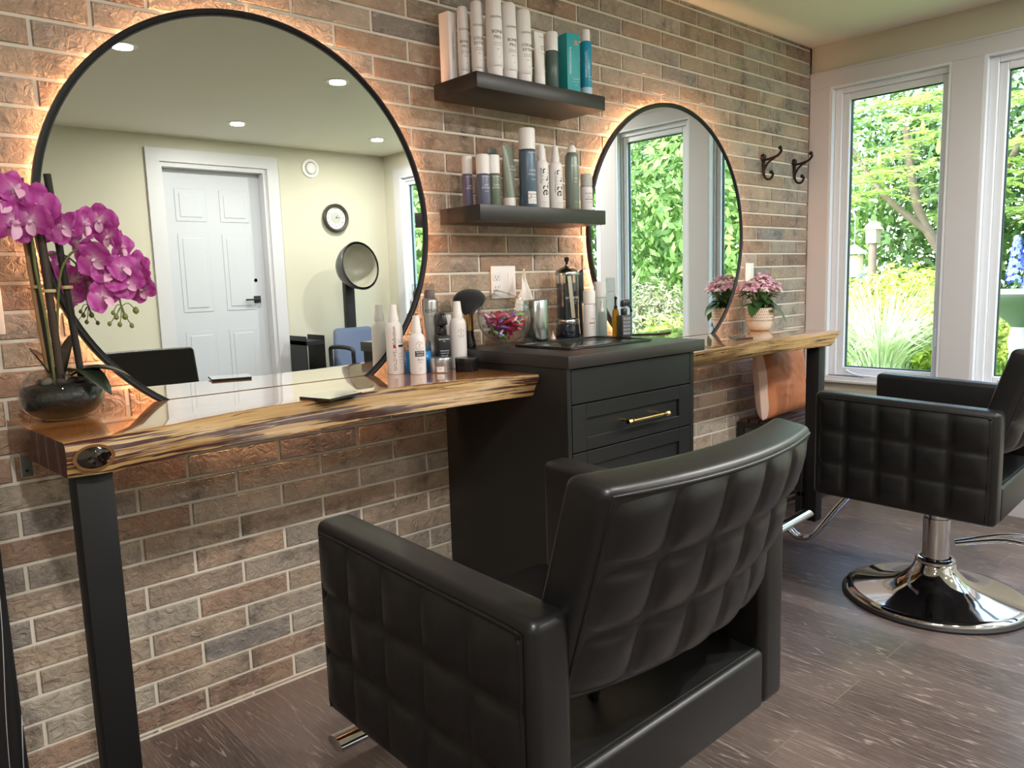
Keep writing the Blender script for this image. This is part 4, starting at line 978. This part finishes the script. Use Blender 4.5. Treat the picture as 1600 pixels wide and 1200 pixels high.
def pad(label, pts, z, name='coaster', th=.006):
    n = len(pts); V = [(x, y, z) for x, y in pts]+[(x, y, z+th) for x, y in pts]
    F = [tuple(reversed(range(n))), tuple(range(n, 2*n))]+[(k, (k+1) % n, n+(k+1) % n, n+k) for k in range(n)]
    return tag(obj(name, V, F, [mat('dark_coaster', (50, 38, 36), .4), mat('speckled_coaster', (92, 92, 88), .12, coat=1, var=.6, vscale=60)], mi=[0, 1]+[0]*n), label, 'coaster', None)
pad('thin dark square coaster lying on the long wood counter', [(.900, -.325), (.928, -.430), (1.045, -.388), (1.012, -.288)], ZS)
pad('thin dark square coaster lying on the short counter beside the potted plant', [(2.93, -.335), (3.03, -.355), (3.15, -.235), (3.05, -.22)], ZS)

# ------------------------------------------------------------------ orchid
orc = thing('potted_orchid', 'purple orchid with bamboo stakes in a round glass bowl on the long counter', 'orchid', (.408, -.132, ZS))
bowl = [(.0, .0), (.045, .0), (.068, .010), (.084, .030), (.0895, .055), (.084, .082), (.068, .103), (.060, .110)]
lathe('glass_bowl', rp(bowl+[(.0575, .109), (.0655, .101), (.0815, .081), (.087, .055), (.0815, .031), (.066, .0125), (.044, .003), (0, .003)]), CLEAR, orc, 64, close=False, angle=80)
lathe('dark_filling', rp([(0, .004), (.043, .004), (.0645, .0135), (.080, .032), (.0850, .052), (.0825, .074), (.060, .080), (0, .083)]), mat('dark_glass_beads', (13, 12, 11), .5, bump=.9, bscale=70, bdist=.006, var=.5, vscale=90), orc, 48, close=False, angle=80)
rg = random.Random(2); PEB = [mat('pebble_tan', (168, 142, 108), .6), mat('pebble_grey', (120, 112, 100), .6), mat('pebble_dark', (70, 64, 58), .6)]
for k in range(18):
    a = rg.uniform(0, 2*PI); r = rg.uniform(0, .055); s = rg.uniform(.010, .017)
    V, F = lathe_vf(rp([(0, -.6*s), (s*.7, -.4*s), (s, 0), (s*.7, .42*s), (0, .6*s)]), 12, close=False)
    o = obj('pebble', V, F, PEB[k % 3], orc, True, loc=(r*cos(a), r*sin(a), .088)); o.scale = (1, rg.uniform(.7, 1), rg.uniform(.7, 1)); o.rotation_euler = (rg.uniform(-.4, .4), rg.uniform(-.4, .4), a)
def OL(x, y, z): return Vector((x-.408, y+.132, z-ZS))
BAM = mat('burnt_bamboo', (60, 48, 38), .55, var=.5, vscale=26, bump=.3, bscale=60); BAMT = mat('tan_bamboo', (160, 124, 84), .55, var=.35, vscale=20)
BLK = mat('black_stake', (36, 33, 31), .6, var=.4, vscale=40)
def stake(p0, p1, r, m, nm='stake'):
    P = [p0+(p1-p0)*k/14 for k in range(15)]; return tube(nm, P, [r*(1.10 if k % 5 == 0 else 1) for k in range(15)], m, orc, 14)
stake(OL(.395, -.125, 1.0), OL(.371, -.14, 1.462), .0060, BLK)
stake(OL(.405, -.150, 1.0), OL(.392, -.165, 1.395), .0085, BAM)
stake(OL(.450, -.140, 1.0), OL(.420, -.155, 1.472), .0078, BLK)
stake(OL(.388, -.120, 1.0), OL(.368, -.125, 1.36), .0055, BAMT)
GST = mat('orchid_stem', (98, 104, 58), .5, var=.3, vscale=40)
stem1 = smooth_path([OL(.400, -.14, 1.0), OL(.405, -.15, 1.097), OL(.420, -.165, 1.238), OL(.443, -.17, 1.292), OL(.470, -.175, 1.308), OL(.500, -.178, 1.303), OL(.528, -.18, 1.272), OL(.542, -.18, 1.225), OL(.537, -.18, 1.192), OL(.544, -.18, 1.150)], 6)
tube('flower_stem', stem1, [.0032-.0014*k/(len(stem1)-1) for k in range(len(stem1))], GST, orc, 8)
stem2 = smooth_path([OL(.392, -.15, 1.0), OL(.386, -.158, 1.15), OL(.376, -.165, 1.26), OL(.372, -.17, 1.35), OL(.350, -.175, 1.40), OL(.315, -.18, 1.40)], 6)
tube('flower_stem', stem2, .0032, GST, orc, 8)
TIE = mat('raffia_tie', (190, 172, 120), .8)
for c, r in ((OL(.383, -.134, 1.225), .009), (OL(.399, -.158, 1.215), .013), (OL(.437, -.150, 1.222), .0115)):
    lathe('tie', [(r, -.0035), (r+.0012, 0), (r, .0035)], TIE, orc, 16, tuple(c), close=False)
def leaf_mesh(L, W, droop, fold=.25, n=10):
    V, F = [], []
    for i in range(n+1):
        t = i/n; w = W*(sin(PI*min(t*.92+.08, 1))**.6); z = .35*L*t-droop*L*t*t
        for s in (-1, 0, 1): V.append((L*t, s*w, z+abs(s)*fold*w))
    for i in range(n):
        for k in (0, 1): F.append((i*3+k, (i+1)*3+k, (i+1)*3+k+1, i*3+k+1))
    return V, F
OLEAF = mat('orchid_leaf', (26, 38, 26), .35, coat=.3, var=.25, vscale=10)
for (L, W, dr, loc, rz, ry) in [(.120, .030, .62, OL(.425, -.15, 1.020), -.30, -.18), (.085, .034, 1.2, OL(.425, -.16, 1.03), -.9, -.2), (.12, .030, .1, OL(.41, -.12, 1.0), .2, -1.0), (.10, .026, .2, OL(.40, -.13, 1.0), 2.6, -.9)]:
    V, F = leaf_mesh(L, W, dr); o = obj('leaf', V, F, OLEAF, orc, True, loc=loc, rot=(0, ry, rz)); sm = o.modifiers.new('solid', 'SOLIDIFY'); sm.thickness = .0015
def petal_material():
    m, n, l, p = nodes('orchid_petal')
    at = n.new('ShaderNodeAttribute'); at.attribute_name = 'rad'; tc = n.new('ShaderNodeTexCoord'); z = noisen(n, l, tc.outputs['Object'], 60, 3)
    ad = n.new('ShaderNodeMath'); ad.operation = 'MULTIPLY_ADD'; ad.inputs[1].default_value = .25; l.new(z.outputs[0], ad.inputs[0]); l.new(at.outputs['Fac'], ad.inputs[2])
    r = ramp(n, [(.12, srgb(240, 222, 224)), (.40, srgb(214, 120, 190)), (.80, srgb(188, 54, 158)), (1.15, srgb(208, 104, 186))]); l.new(ad.outputs[0], r.inputs[0]); l.new(r.outputs[0], p.inputs['Base Color'])
    p.inputs['Roughness'].default_value = .5; t = n.new('ShaderNodeBsdfTranslucent'); l.new(r.outputs[0], t.inputs[0]); x = n.new('ShaderNodeMixShader'); x.inputs[0].default_value = .3
    l.new(p.outputs[0], x.inputs[1]); l.new(t.outputs[0], x.inputs[2]); l.new(x.outputs[0], n['Material Output'].inputs[0]); return m
PET = petal_material()
def blossom_mesh():
    V, F, R_ = [], [], []
    def petal(a, L, W, tilt, curl):
        n, mm = 7, 6; o = len(V)
        for i in range(n+1):
            t = i/n; w = W*(sin(PI*(t*.86+.10))**.62); z = tilt*t+curl*t*t
            for k in range(mm+1):
                s = -1+2*k/mm; x, y = L*t, s*w; zz = z-.22*w*s*s+.0016*sin(s*7+t*5)
                V.append((x*cos(a)-y*sin(a), x*sin(a)+y*cos(a), zz)); R_.append(t)
        for i in range(n):
            for k in range(mm): F.append((o+i*(mm+1)+k, o+(i+1)*(mm+1)+k, o+(i+1)*(mm+1)+k+1, o+i*(mm+1)+k+1))
    petal(.12, .037, .023, .004, .006); petal(PI-.12, .037, .023, .004, .006)
    petal(PI/2, .036, .016, -.002, .006); petal(PI*1.22, .034, .014, -.002, .004); petal(PI*1.78, .034, .014, -.002, .004)
    me = bpy.data.meshes.new('blossom'); me.from_pydata(V, [], F); me.materials.append(PET); me.polygons.foreach_set('use_smooth', [True]*len(F))
    at = me.attributes.new('rad', 'FLOAT', 'POINT'); at.data.foreach_set('value', R_)
    V, F = merge([lathe_vf(rp([(0, 0), (.0035, .002), (.004, .008), (.002, .013), (0, .015)]), 10, close=False), leafy()])
    l2 = bpy.data.meshes.new('lip'); l2.from_pydata([tuple(v) for v in V], [], F); l2.materials.append(mat('orchid_lip', (226, 178, 206), .45)); l2.polygons.foreach_set('use_smooth', [True]*len(F))
    return me, l2
def leafy():
    V, F = leaf_mesh(.024, .008, .2, .6, 5); return [(-y, -x, z+.004) for x, y, z in V], F
BM, LM = blossom_mesh()
fpos = [(.325, -.185, 1.402, 1.5), (.350, -.19, 1.43, 1.25), (.385, -.185, 1.40, 1.2), (.372, -.20, 1.365, 1.15), (.337, -.195, 1.362, 1.4), (.438, -.185, 1.352, 1.0),
        (.478, -.18, 1.362, 1.0), (.512, -.175, 1.372, 1.0), (.490, -.195, 1.283, 1.05), (.528, -.18, 1.335, .9), 
        (.515, -.19, 1.243, 1.05), (.550, -.175, 1.312, .95), (.576, -.18, 1.268, .95), (.545, -.195, 1.262, .9), (.556, -.195, 1.226, .95), (.585, -.185, 1.245, 1.0), (.500, -.19, 1.198, 1.0), (.590, -.18, 1.212, .9), (.300, -.18, 1.375, 1.3)]
for k, (x, y, z, s) in enumerate(fpos):
    f = bpy.data.objects.new('blossom', BM); link(f, orc); f.location = OL(x, y, z); f.scale = (s*1.14,)*3
    yaw = rg.uniform(-1.2, .7); f.rotation_euler = (PI/2-rg.uniform(-.35, .75), rg.uniform(-.8, .8), yaw)
    q = bpy.data.objects.new('lip', LM); link(q, f)
for x, z, r in [(.570, 1.163, .0075), (.545, 1.150, .007), (.532, 1.132, .0055), (.510, 1.135, .005), (.558, 1.128, .0055), (.526, 1.150, .006), (.520, 1.160, .005)]:
    lathe('bud', rp([(0, -1.2*r), (.75*r, -.7*r), (r, 0), (.7*r, .8*r), (0, 1.3*r)]), mat('orchid_bud', (112, 122, 62), .5, var=.3), orc, 12, tuple(OL(x, -.18, z)), close=False)
    tube('bud_stem', smooth_path([OL(.540, -.18, 1.175), OL((.540+x)/2, -.18, z+.018), OL(x, -.18, z)], 4), .0011, GST, orc, 6)

# ------------------------------------------------------------------ pink potted plant
kp = thing('potted_kalanchoe', 'pink-flowering potted plant in a beige patterned pot by the windows', 'potted plant', (3.47, -.13, ZS))
PM = mat('beige_pot', (224, 210, 192), .6)
lathe('pot', rp([(0, 0), (.042, 0), (.052, .008), (.063, .030), (.068, .06), (.070, .112), (.066, .112), (.063, .06), (0, .055)]), PM, kp, 48, close=False)
parts = []
for j, z in enumerate((.052, .066, .080, .094, .106)):
    for k in range(48):
        a = 2*PI*(k+.5*(j % 2))/48; R = .0686+.0012*(z-.052)/.05; c, s = cos(a), sin(a); w = .0016; hh = .0036
        parts.append(([(R*c-w*s, R*s+w*c, z-hh), (R*c+w*s, R*s-w*c, z-hh), (R*c+w*s, R*s-w*c, z+hh), (R*c-w*s, R*s+w*c, z+hh)], [(0, 1, 2, 3)]))
V, F = merge(parts); obj('dash_pattern', V, F, mat('pot_dark_dash', (138, 116, 98), .7), kp)
lathe('soil', rp([(0, .098), (.0655, .096)]), mat('potting_soil', (50, 38, 30), .95), kp, 32, close=False)
KL = leaf_material('kalanchoe_leaf', (30, 56, 28), (64, 100, 50), .2, .4)
kr = random.Random(4)
for k in range(30):
    a = 2*PI*k/15+kr.uniform(-.2, .2); L = kr.uniform(.05, .085); V, F = leaf_mesh(L, L*.32, kr.uniform(.4, 1.3), .2)
    o = obj('leaf', V, F, KL, kp, True, loc=(.015*cos(a), .015*sin(a), kr.uniform(.105, .195)), rot=(0, -.35, a))
for (L, a, z, dr) in [(.105, PI*1.08, .128, .9), (.10, -PI*.42, .130, 1.3), (.07, -.2, .125, 1.0)]:
    V, F = leaf_mesh(L, L*.33, dr, .15); obj('leaf', V, F, KL, kp, True, loc=(.03*cos(a), .03*sin(a), z), rot=(0, 0, a))
PK = mat('pink_petal', (226, 166, 190), .6, var=.15, vscale=40); PK2 = mat('pale_pink_petal', (238, 206, 206), .6)
for k in range(62):
    a = k*2.4; r = .106*math.sqrt((k+.5)/62); cz = .262-6.6*r*r+kr.uniform(-.016, .014); cx, cy = r*cos(a), r*sin(a)*.9
    tube('stem', smooth_path([(cx*.2, cy*.2, .11), (cx*.6, cy*.6, .17), (cx, cy, cz-.01)], 3), .0014, mat('kalanchoe_stem', (96, 122, 66), .6), kp, 5)
    V, F = [], []
    for q in range(11):
        fx, fy, fz = kr.uniform(-.016, .016), kr.uniform(-.016, .016), kr.uniform(-.006, .012); n = Vector((fx*30+cx*8, fy*30+cy*8, 1)).normalized(); t = n.orthogonal().normalized(); b = n.cross(t)
        c = Vector((fx, fy, fz)); ph = kr.uniform(0, 1.5)
        for w in range(5):
            an = ph+2*PI*w/5; d = t*cos(an)+b*sin(an); s_ = n.cross(d); o = len(V)
            V += [c, c+d*.005+s_*.0032, c+d*.0095+n*.001, c+d*.005-s_*.0032]; F.append((o, o+1, o+2, o+3))
    obj('flower_cluster', V, F, PK if k % 3 else PK2, kp, loc=(cx, cy, cz))

# ------------------------------------------------------------------ things on the cabinet
t = thing('neck_duster', 'black duster brush with a gold-banded handle standing beside the candy jar', 'brush', (1.648, -.100, ZN))
lathe('handle', rp([(0, 0), (.019, 0), (.021, .006), (.020, .020), (.0155, .045), (.0150, .06)]), mat('black_gloss', (20, 20, 22), .12, coat=1), t, 32)
lathe('ferrule', rp([(.0152, .058), (.0155, .062), (.0150, .108), (.0165, .114)]), BRASS, t, 32)
V, F = [], []; n = 40; pr = [(.016, .112), (.026, .125), (.044, .145), (.055, .160), (.054, .172), (.042, .186), (.024, .196), (.0001, .199)]
for r, z in pr:
    for k in range(n): a = 2*PI*k/n; V.append((r*cos(a)*1.22+(.006 if z > .13 else 0), r*sin(a)*.6, z))
for j in range(len(pr)-1):
    for k in range(n): F.append((j*n+k, j*n+(k+1) % n, (j+1)*n+(k+1) % n, (j+1)*n+k))
obj('bristles', V, F, mat('black_bristle', (14, 14, 15), .9, bump=.8, bscale=240, bdist=.003, sheen=.3), t, True)
# glass candy jar: a tilted globe with curled glass feet
jar = thing('glass_candy_jar', 'tilted clear glass jar full of wrapped candies', 'jar', (1.718, -.200, ZN))
JR = .088
prof = [(JR*sin(a), -JR*cos(a)) for a in [PI*k/26 for k in range(0, 21)]]; inn = [(r*.965, z*.965) for r, z in reversed(prof)]
V, F = lathe_vf(rp(prof+[(prof[-1][0]+.004, prof[-1][1]+.006)]+inn), 64, close=False)
V = [(x*1.06, y, z) for x, y, z in V]
g_ = obj('globe', V, F, CLEAR, jar, True, loc=(0, 0, JR+.012), rot=(math.radians(6), math.radians(24), 0))
for i, (x, y) in enumerate([(.028, -.052), (.062, -.030), (-.03, -.045), (.03, .05)]):
    tube('curled_foot', smooth_path([(x*.8, y*.8, .030), (x, y, .012), (x*1.15, y*1.25, .006), (x*1.3, y*1.35, .014), (x*1.2, y*1.3, .024), (x*1.0, y*1.15, .022)], 5), .005, CLEAR, jar, 10)
for x in (-.012, .022):
    rr = [(x+.010*cos(a)*(.4+a/9), -JR*.93-.002, JR+.040+.010*sin(a)*(.4+a/9)) for a in [k*.45 for k in range(20)]]; tube('curled_eye', rr, .0028, CLEAR, jar, 8)
CC = [mat('candy_red', (190, 34, 52), .3), mat('candy_purple', (122, 60, 150), .3), mat('candy_green', (110, 176, 92), .3), mat('candy_pink', (218, 96, 130), .3)]
CN = ['red', 'purple', 'green', 'pink']
def candy(cm):
    parts = []; n = 10
    V, F = [], []
    st = [(-.021, .0075, .001), (-.014, .0022, .0022), (-.011, .0052, .0044), (0, .0062, .005), (.011, .0052, .0044), (.014, .0022, .0022), (.021, .0075, .001)]
    for x, ry, rz in st:
        for k in range(n): a = 2*PI*k/n; V.append((x, ry*cos(a), rz*sin(a)))
    for j in range(len(st)-1):
        for k in range(n): F.append((j*n+k, j*n+(k+1) % n, (j+1)*n+(k+1) % n, (j+1)*n+k))
    F += [tuple(reversed(range(n))), tuple((len(st)-1)*n+k for k in range(n))]
    return V, F
CVF = candy(0); protos = []
for m_ in CC:
    me = bpy.data.meshes.new('wrapped_candy'); me.from_pydata(CVF[0], [], CVF[1]); me.materials.append(m_); me.materials.append(WINK); me.polygons.foreach_set('use_smooth', [True]*len(CVF[1]))
    me.polygons.foreach_set('material_index', [1 if (i % 10 in (2, 3) and 20 <= i < 40) else 0 for i in range(len(CVF[1]))]); protos.append(me)
cr_ = random.Random(11); placed = []
for k in range(96):
    for _ in range(160):
        p = Vector((cr_.uniform(-.07, .07), cr_.uniform(-.065, .065), cr_.uniform(-.075, .012)))
        if p.length > JR*.965-.0195: continue
        if all((p-q).length > .0135 for q in placed): break
    else: continue
    placed.append(p); c = k % 4 if k % 5 else 0
    o = bpy.data.objects.new('wrapped_candy', protos[c]); link(o); o.location = (1.718+p.x*1.04, -.200+p.y, ZN+JR+.012+p.z); o.rotation_euler = (cr_.uniform(0, 6), cr_.uniform(-.7, .7), cr_.uniform(0, 6))
    tag(o, '%s wrapped candy among the sweets piled in the glass jar' % CN[c], 'candy', '%s candies in the glass jar' % CN[c])
t = thing('steel_canister', 'brushed steel canister between the candy jar and the disinfectant jar', 'canister', (1.900, -.165, ZN))
lathe('body', rp([(0, 0), (.042, 0), (.0435, .003), (.0435, .146), (.041, .151), (.036, .152), (.036, .145), (0, .145)]), STEEL, t, 56, close=False)
t = thing('tissue_box', 'tissue box with a white tissue sticking up behind the candy jar', 'tissue box', (1.945, -.0625, ZN), 0)
box('carton', -.052, .052, -.030, .055, 0, .11, mat('tissue_carton', (150, 138, 128), .7), t, .003)
V, F = [], []
for j in range(13):
    f = j/12
    for k in range(13):
        s = -1+k/6; w = .042*(1-f)**.75+.004; V.append((s*w+.010*f*(1-f), .010*sin(s*5+f*3)*(1-f*.6)+.006*sin(f*9+s), .108+f*(.155-.035*abs(s))+.012*sin(s*4)*f))
for j in range(12):
    for k in range(12): F.append((j*13+k, j*13+k+1, (j+1)*13+k+1, (j+1)*13+k))
o = obj('tissue', V, F, mat('tissue_paper', (238, 232, 226), .8), t, True); o.modifiers.new('solid', 'SOLIDIFY').thickness = .0008
# disinfectant jar
t = thing('disinfectant_jar', 'tall glass jar of dark blue liquid and combs with a steel lid', 'jar', (2.148, -.085, ZN))
lathe('base', rp([(0, 0), (.046, 0), (.048, .004), (.046, .035), (.043, .050)]), mat('blue_black_base', (22, 30, 44), .12, coat=1), t, 48)
lathe('base_ring', rp([(.0435, .048), (.045, .050), (.045, .066), (.0435, .068)]), STEEL, t, 48)
g_ = lathe('glass_cylinder', rp([(.0425, .062), (.0432, .070), (.0432, .240), (.0418, .240), (.0415, .070), (0, .066)]), CLEAR, t, 48, close=False)
lq = lathe('liquid', rp([(0, .070), (.0405, .071), (.0405, .205), (0, .205)]), mat('blue_black_liquid', (18, 28, 48), .08, coat=.6), t, 48, close=False)
lettering([('BARBICIDE', .0125, .004, .150, 0), ('\u2022 DISINFECTANT \u2022', .0055, .004, .138, 0), ('HOSPITAL', .005, .004, .130, 0)], WINK, g_, .0438, 0, -.35)
boxes('emblem', [(-.0205, -.0165, -.0405, -.0400, .165, .190)], WINK, g_)
lathe('lid', rp([(.046, .236), (.047, .244), (.042, .252), (.026, .262), (.008, .270), (.006, .276)]), STEEL, t, 48)
lathe('knob', rp([(.004, .274), (.005, .284), (.009, .290), (.009, .302), (.0, .305)]), BLACKM, t, 24, close=False)
box('comb', -.014, .006, -.0435, -.0415, .075, .235, mat('comb_pale', (176, 170, 150), .5), t, .0008, rot=(0, math.radians(-7), 0))
for k in range(3): box('comb', -.012, .010, .002, .005, .08, .238, mat('comb_black', (22, 22, 24), .4), t, .001, rot=(0, math.radians(6-5*k), .6*k))
t = thing('paddle_brush', 'black paddle brush standing behind the white bottles on the cabinet', 'brush', (2.232, -.075, ZN))
hexa('brush_head', [(-.017, -.006, .13), (.017, -.006, .13), (.017, .010, .13), (-.017, .010, .13), (-.020, -.006, .235), (.015, -.006, .258), (.015, .010, .258), (-.020, .010, .235)], mat('comb_black'), t, .005, 3)
tube('handle', [(0, 0, .0), (0, .002, .07), (0, .002, .14)], [.008, .0095, .007], mat('comb_black'), t, 12)
gN = 'bottles grouped at the right end of the cabinet'
bottle('lotion_bottle', 'white airless bottle with a ridged cap, front left of the cabinet bottles', 'bottle', 2.183, -.165, ZN, .0238, .128, WB, WPL2, .176, 'cap', gN, [('ODELE', .007, .002, .070, 0), ('air dry', .004, .002, .040, 0), ('styler', .004, .002, .032, 0)], GREYINK, -.3, band=[(-.55, .35, .052, .056, mat('copper_print'))])
bottle('lotion_bottle', 'white wide-capped bottle behind the small clear pump bottle on the cabinet', 'bottle', 2.262, -.150, ZN, .0255, .150, mat('milky_plastic', (214, 222, 218), .2, trans=.25), WBC, .207, 'cap', gN)
bottle('pump_bottle', 'small clear pump bottle with a white top on the cabinet', 'bottle', 2.2, -.212, ZN, .0160, .098, CLEARP, WPL, .144, 'pump', gN)
bottle('spray_bottle', 'tall slender clear bottle behind the amber bottle on the cabinet', 'bottle', 2.262, -.203, ZN, .0185, .170, CLEARP, CLEARP, .221, 'cap', gN)
bottle('pump_bottle', 'small amber oil bottle with a black pump on the cabinet', 'bottle', 2.243, -.243, ZN, .0135, .104, mat('amber_oil', (206, 142, 24), .1, trans=.6, ior=1.4), BLACKM, .150, 'pump', gN)
t = thing('trigger_bottle', 'dark square trigger bottle with a grey striped label, rightmost on the cabinet', 'bottle', (2.240, -.285, ZN), -.25, gN)
b = box('body', -.0215, .0215, -.018, .018, 0, .082, mat('dark_grey_bottle', (60, 62, 62), .3), t, .004, 3)
boxes('label', [(-.016, .016, -.0187, -.0180, .010+k*.0135, .020+k*.0135) for k in range(5)], mat('grey_label', (130, 132, 136), .6), b)
lettering([('KEVIN', .0048, 0, .070, 0), ('HAIR.RESORT', .0042, 0, .056, 0), ('TEXTURE', .0042, 0, .0425, 0), ('150ml', .004, 0, .029, 0)], INK, b, None, 0, yflat=-.0190)
lathe('collar', rp([(.011, .081), (.012, .086), (.012, .102), (.009, .106)]), BP, t, 20)
hexa('trigger_head', [(-.012, -.010, .112), (.024, -.010, .118), (.024, .010, .118), (-.012, .010, .112), (-.010, -.008, .136), (.022, -.008, .140), (.022, .008, .140), (-.010, .008, .136)], BP, t, .004, 2)
tube('trigger_lever', smooth_path([(.016, 0, .118), (.030, 0, .110), (.036, 0, .092)], 4), .004, BP, t, 8)
t = thing('work_mat', 'thin black mat lying on the black cabinet top', 'mat', (1.95, -.35, ZN))
MM = mat('black_gloss_mat', (24, 24, 25), .22, coat=.5)
box('mat_sheet', -.205, .205, -.130, .130, 0, .005, MM, t, .002)
boxes('rim', [(-.205, .205, -.130, -.122, .004, .008), (-.205, .205, .122, .130, .004, .008), (-.205, -.197, -.122, .122, .004, .008), (.197, .205, -.122, .122, .004, .008)], MM, t, .001)
t = tag(obj('paper_star', *lathe_vf([(.0, .0), (.013, .0), (.003, .02), (.0001, .034)], 5, close=False), mat('pale_pink_paper', (222, 196, 180), .7), loc=(2.045, -.105, ZN)), 'tiny pale folded paper cone beside the disinfectant jar', 'ornament')

# ------------------------------------------------------------------ striped cape at the lower left
def cape():
    m, n, l, p = nodes('pinstripe_cloth'); at = n.new('ShaderNodeAttribute'); at.attribute_name = 'stripe'
    w = n.new('ShaderNodeMath'); w.operation = 'FRACT'; l.new(at.outputs['Fac'], w.inputs[0]); g = n.new('ShaderNodeMath'); g.operation = 'GREATER_THAN'; g.inputs[1].default_value = .94; l.new(w.outputs[0], g.inputs[0])
    l.new(mixc(n, l, g.outputs[0], srgb(16, 16, 18), srgb(190, 190, 192)), p.inputs['Base Color']); p.inputs['Roughness'].default_value = .7
    V, F, A = [], [], []; NX, NZ = 60, 24
    for j in range(NZ+1):
        f = j/NZ; z = .86*(1-f)+.03
        for i in range(NX+1):
            s = i/NX; x = .262-.38*s*(.75+.25*f); y = -.05+.022*sin(s*26+.9*sin(f*3))*(.4+.6*f)-.03*f; V.append((x, y, z+.02*sin(s*9)*f)); A.append(s*15+.5*sin(f*4+s*8))
    for j in range(NZ):
        for i in range(NX): F.append((j*(NX+1)+i, j*(NX+1)+i+1, (j+1)*(NX+1)+i+1, (j+1)*(NX+1)+i))
    o = obj('salon_cape', V, F, m, None, True); a = o.data.attributes.new('stripe', 'FLOAT', 'POINT'); a.data.foreach_set('value', A)
    o.modifiers.new('solid', 'SOLIDIFY').thickness = .002
    tag(o, 'black pinstriped cloth cape hanging against the brick at the lower left', 'cape')
    t = thing('cape_rail', 'short black rail on the brick wall holding the pinstriped cape', 'rail', (.05, 0, .88))
    tube('bar', [(-.2, -.045, 0), (.19, -.045, 0)], .008, BLACKM, t, 10)
    for x in (-.18, .17): tube('bracket', [(x, 0, 0), (x, -.045, 0)], .006, BLACKM, t, 8)
cape()

# ------------------------------------------------------------------ across the room (seen in the big mirror)
t = thing('wall_clock', 'round dark-rimmed wall clock on the cream wall', 'clock', (3.650, YF+.002, 1.815), 0); rx = (-PI/2, 0, 0)
CLK = mat('clock_rim', (58, 52, 48), .4)
lathe('case', [(.0, .0), (.118, .0), (.128, .012), (.128, .035), (.118, .045), (.102, .040), (.098, .022)], CLK, t, 64, rot=rx, close=False)
lathe('dial', [(.0, .020), (.100, .020)], mat('clock_dial', (214, 212, 204), .6), t, 48, rot=rx, close=False)
lathe('inner_disc', [(.0, .0206), (.052, .0206)], mat('clock_inner', (176, 174, 166), .6), t, 48, rot=rx, close=False)
parts = []
for k, s in enumerate(['12', '1', '2', '3', '4', '5', '6', '7', '8', '9', '10', '11']):
    a = PI/2-2*PI*k/12; V, F = text_vf(s, .026); parts.append(([(-(x+.078*cos(a)), .0212, y+.078*sin(a)) for x, y in V], F))
V, F = merge(parts); obj('numerals', V, F, INK, t)
for nm, a, L, w in (('hour_hand', 2.35, .042, .004), ('minute_hand', 3.05, .066, .003)):
    c, s = cos(a), sin(a); obj(nm, [(-w*-s*1, .0220, w*c), (-(L*c), .0220, L*s), (w*-s*1, .0220, -w*c)], [(0, 1, 2)], INK, t)
t = thing('wall_vent', 'round white vent on the cream wall above the clock', 'vent', (3.435, YF+.001, 2.245), 0)  # round vent set in the wall, no speaker
lathe('outer_ring', [(.0, .0), (.082, .0), (.080, .012), (.056, .016)], WPL, t, 48, rot=rx, close=False)
lathe('inner_cone', [(.0, .030), (.040, .030), (.050, .022), (.052, .012)], WPL, t, 48, rot=rx, close=False)
t = thing('hood_dryer', 'hooded hair dryer on a black post attached to a grey-blue chair', 'hair dryer', (3.56, -4.02, 0), 0)
HD = mat('dryer_shell', (62, 62, 64), .35)
hr = (math.radians(-105)+PI, 0, math.radians(6))
hood = lathe('hood', [(.205, .0), (.212, .010), (.205, .035), (.19, .09), (.15, .16), (.09, .205), (.0, .22)], HD, t, 64, (.02, .20, 1.37), close=False, rot=(math.radians(98), 0, math.radians(-10)))
lathe('hood_lining', [(.190, .006), (.18, .08), (.14, .145), (.08, .185), (.0, .197)], mat('dryer_lining', (150, 146, 130), .35), t, 48, (.02, .20, 1.37), close=False, rot=(math.radians(98), 0, math.radians(-10)))
box('post', -.045, .045, -.03, .03, .45, 1.26, BLACKM, t, .006)
tube('hood_arm', [(0, 0, 1.22), (0, .03, 1.24)], .04, BLACKM, t, 12)
BLU = mat('grey_blue_vinyl', (96, 108, 134), .5)
hexa('chair_back', [(-.24, .06, .42), (.24, .06, .42), (.24, .15, .42), (-.24, .15, .42), (-.19, .0, .83), (.19, .0, .83), (.19, .07, .83), (-.19, .07, .83)], BLU, t, .035, 4)
box('chair_seat', -.25, .25, .10, .56, .40, .50, BLU, t, .03, 3)
for s in (-1, 1):
    tube('armrest', smooth_path([(s*.27, .12, .42), (s*.28, .12, .62), (s*.28, .16, .68), (s*.28, .46, .68), (s*.28, .50, .62), (s*.27, .48, .42)], 5), .018, BLACKM, t, 10)
lathe('pedestal', [(.26, 0), (.26, .02), (.05, .05), (.045, .40)], CHROME, t, 40, (0, .25, 0))
t = thing('utility_trolley', 'narrow black tool trolley beside the dryer chair', 'trolley', (3.18, -4.12, 0), 0)
boxes('body', [(-.09, .09, -.15, .15, .08, .14), (-.09, .09, -.15, .15, .40, .44), (-.09, .09, -.15, .15, .70, .74), (-.09, -.08, -.15, .15, .08, .78), (.08, .09, -.15, .15, .08, .78)], BLACKM, t, .002)
for k, (x, y) in enumerate([(-.07, -.12), (.07, -.12), (-.07, .12), (.07, .12)]): lathe('caster', rp([(0, 0), (.02, 0), (.025, .04), (.01, .08)]), RUBBER, t, 14, (x, y, 0))
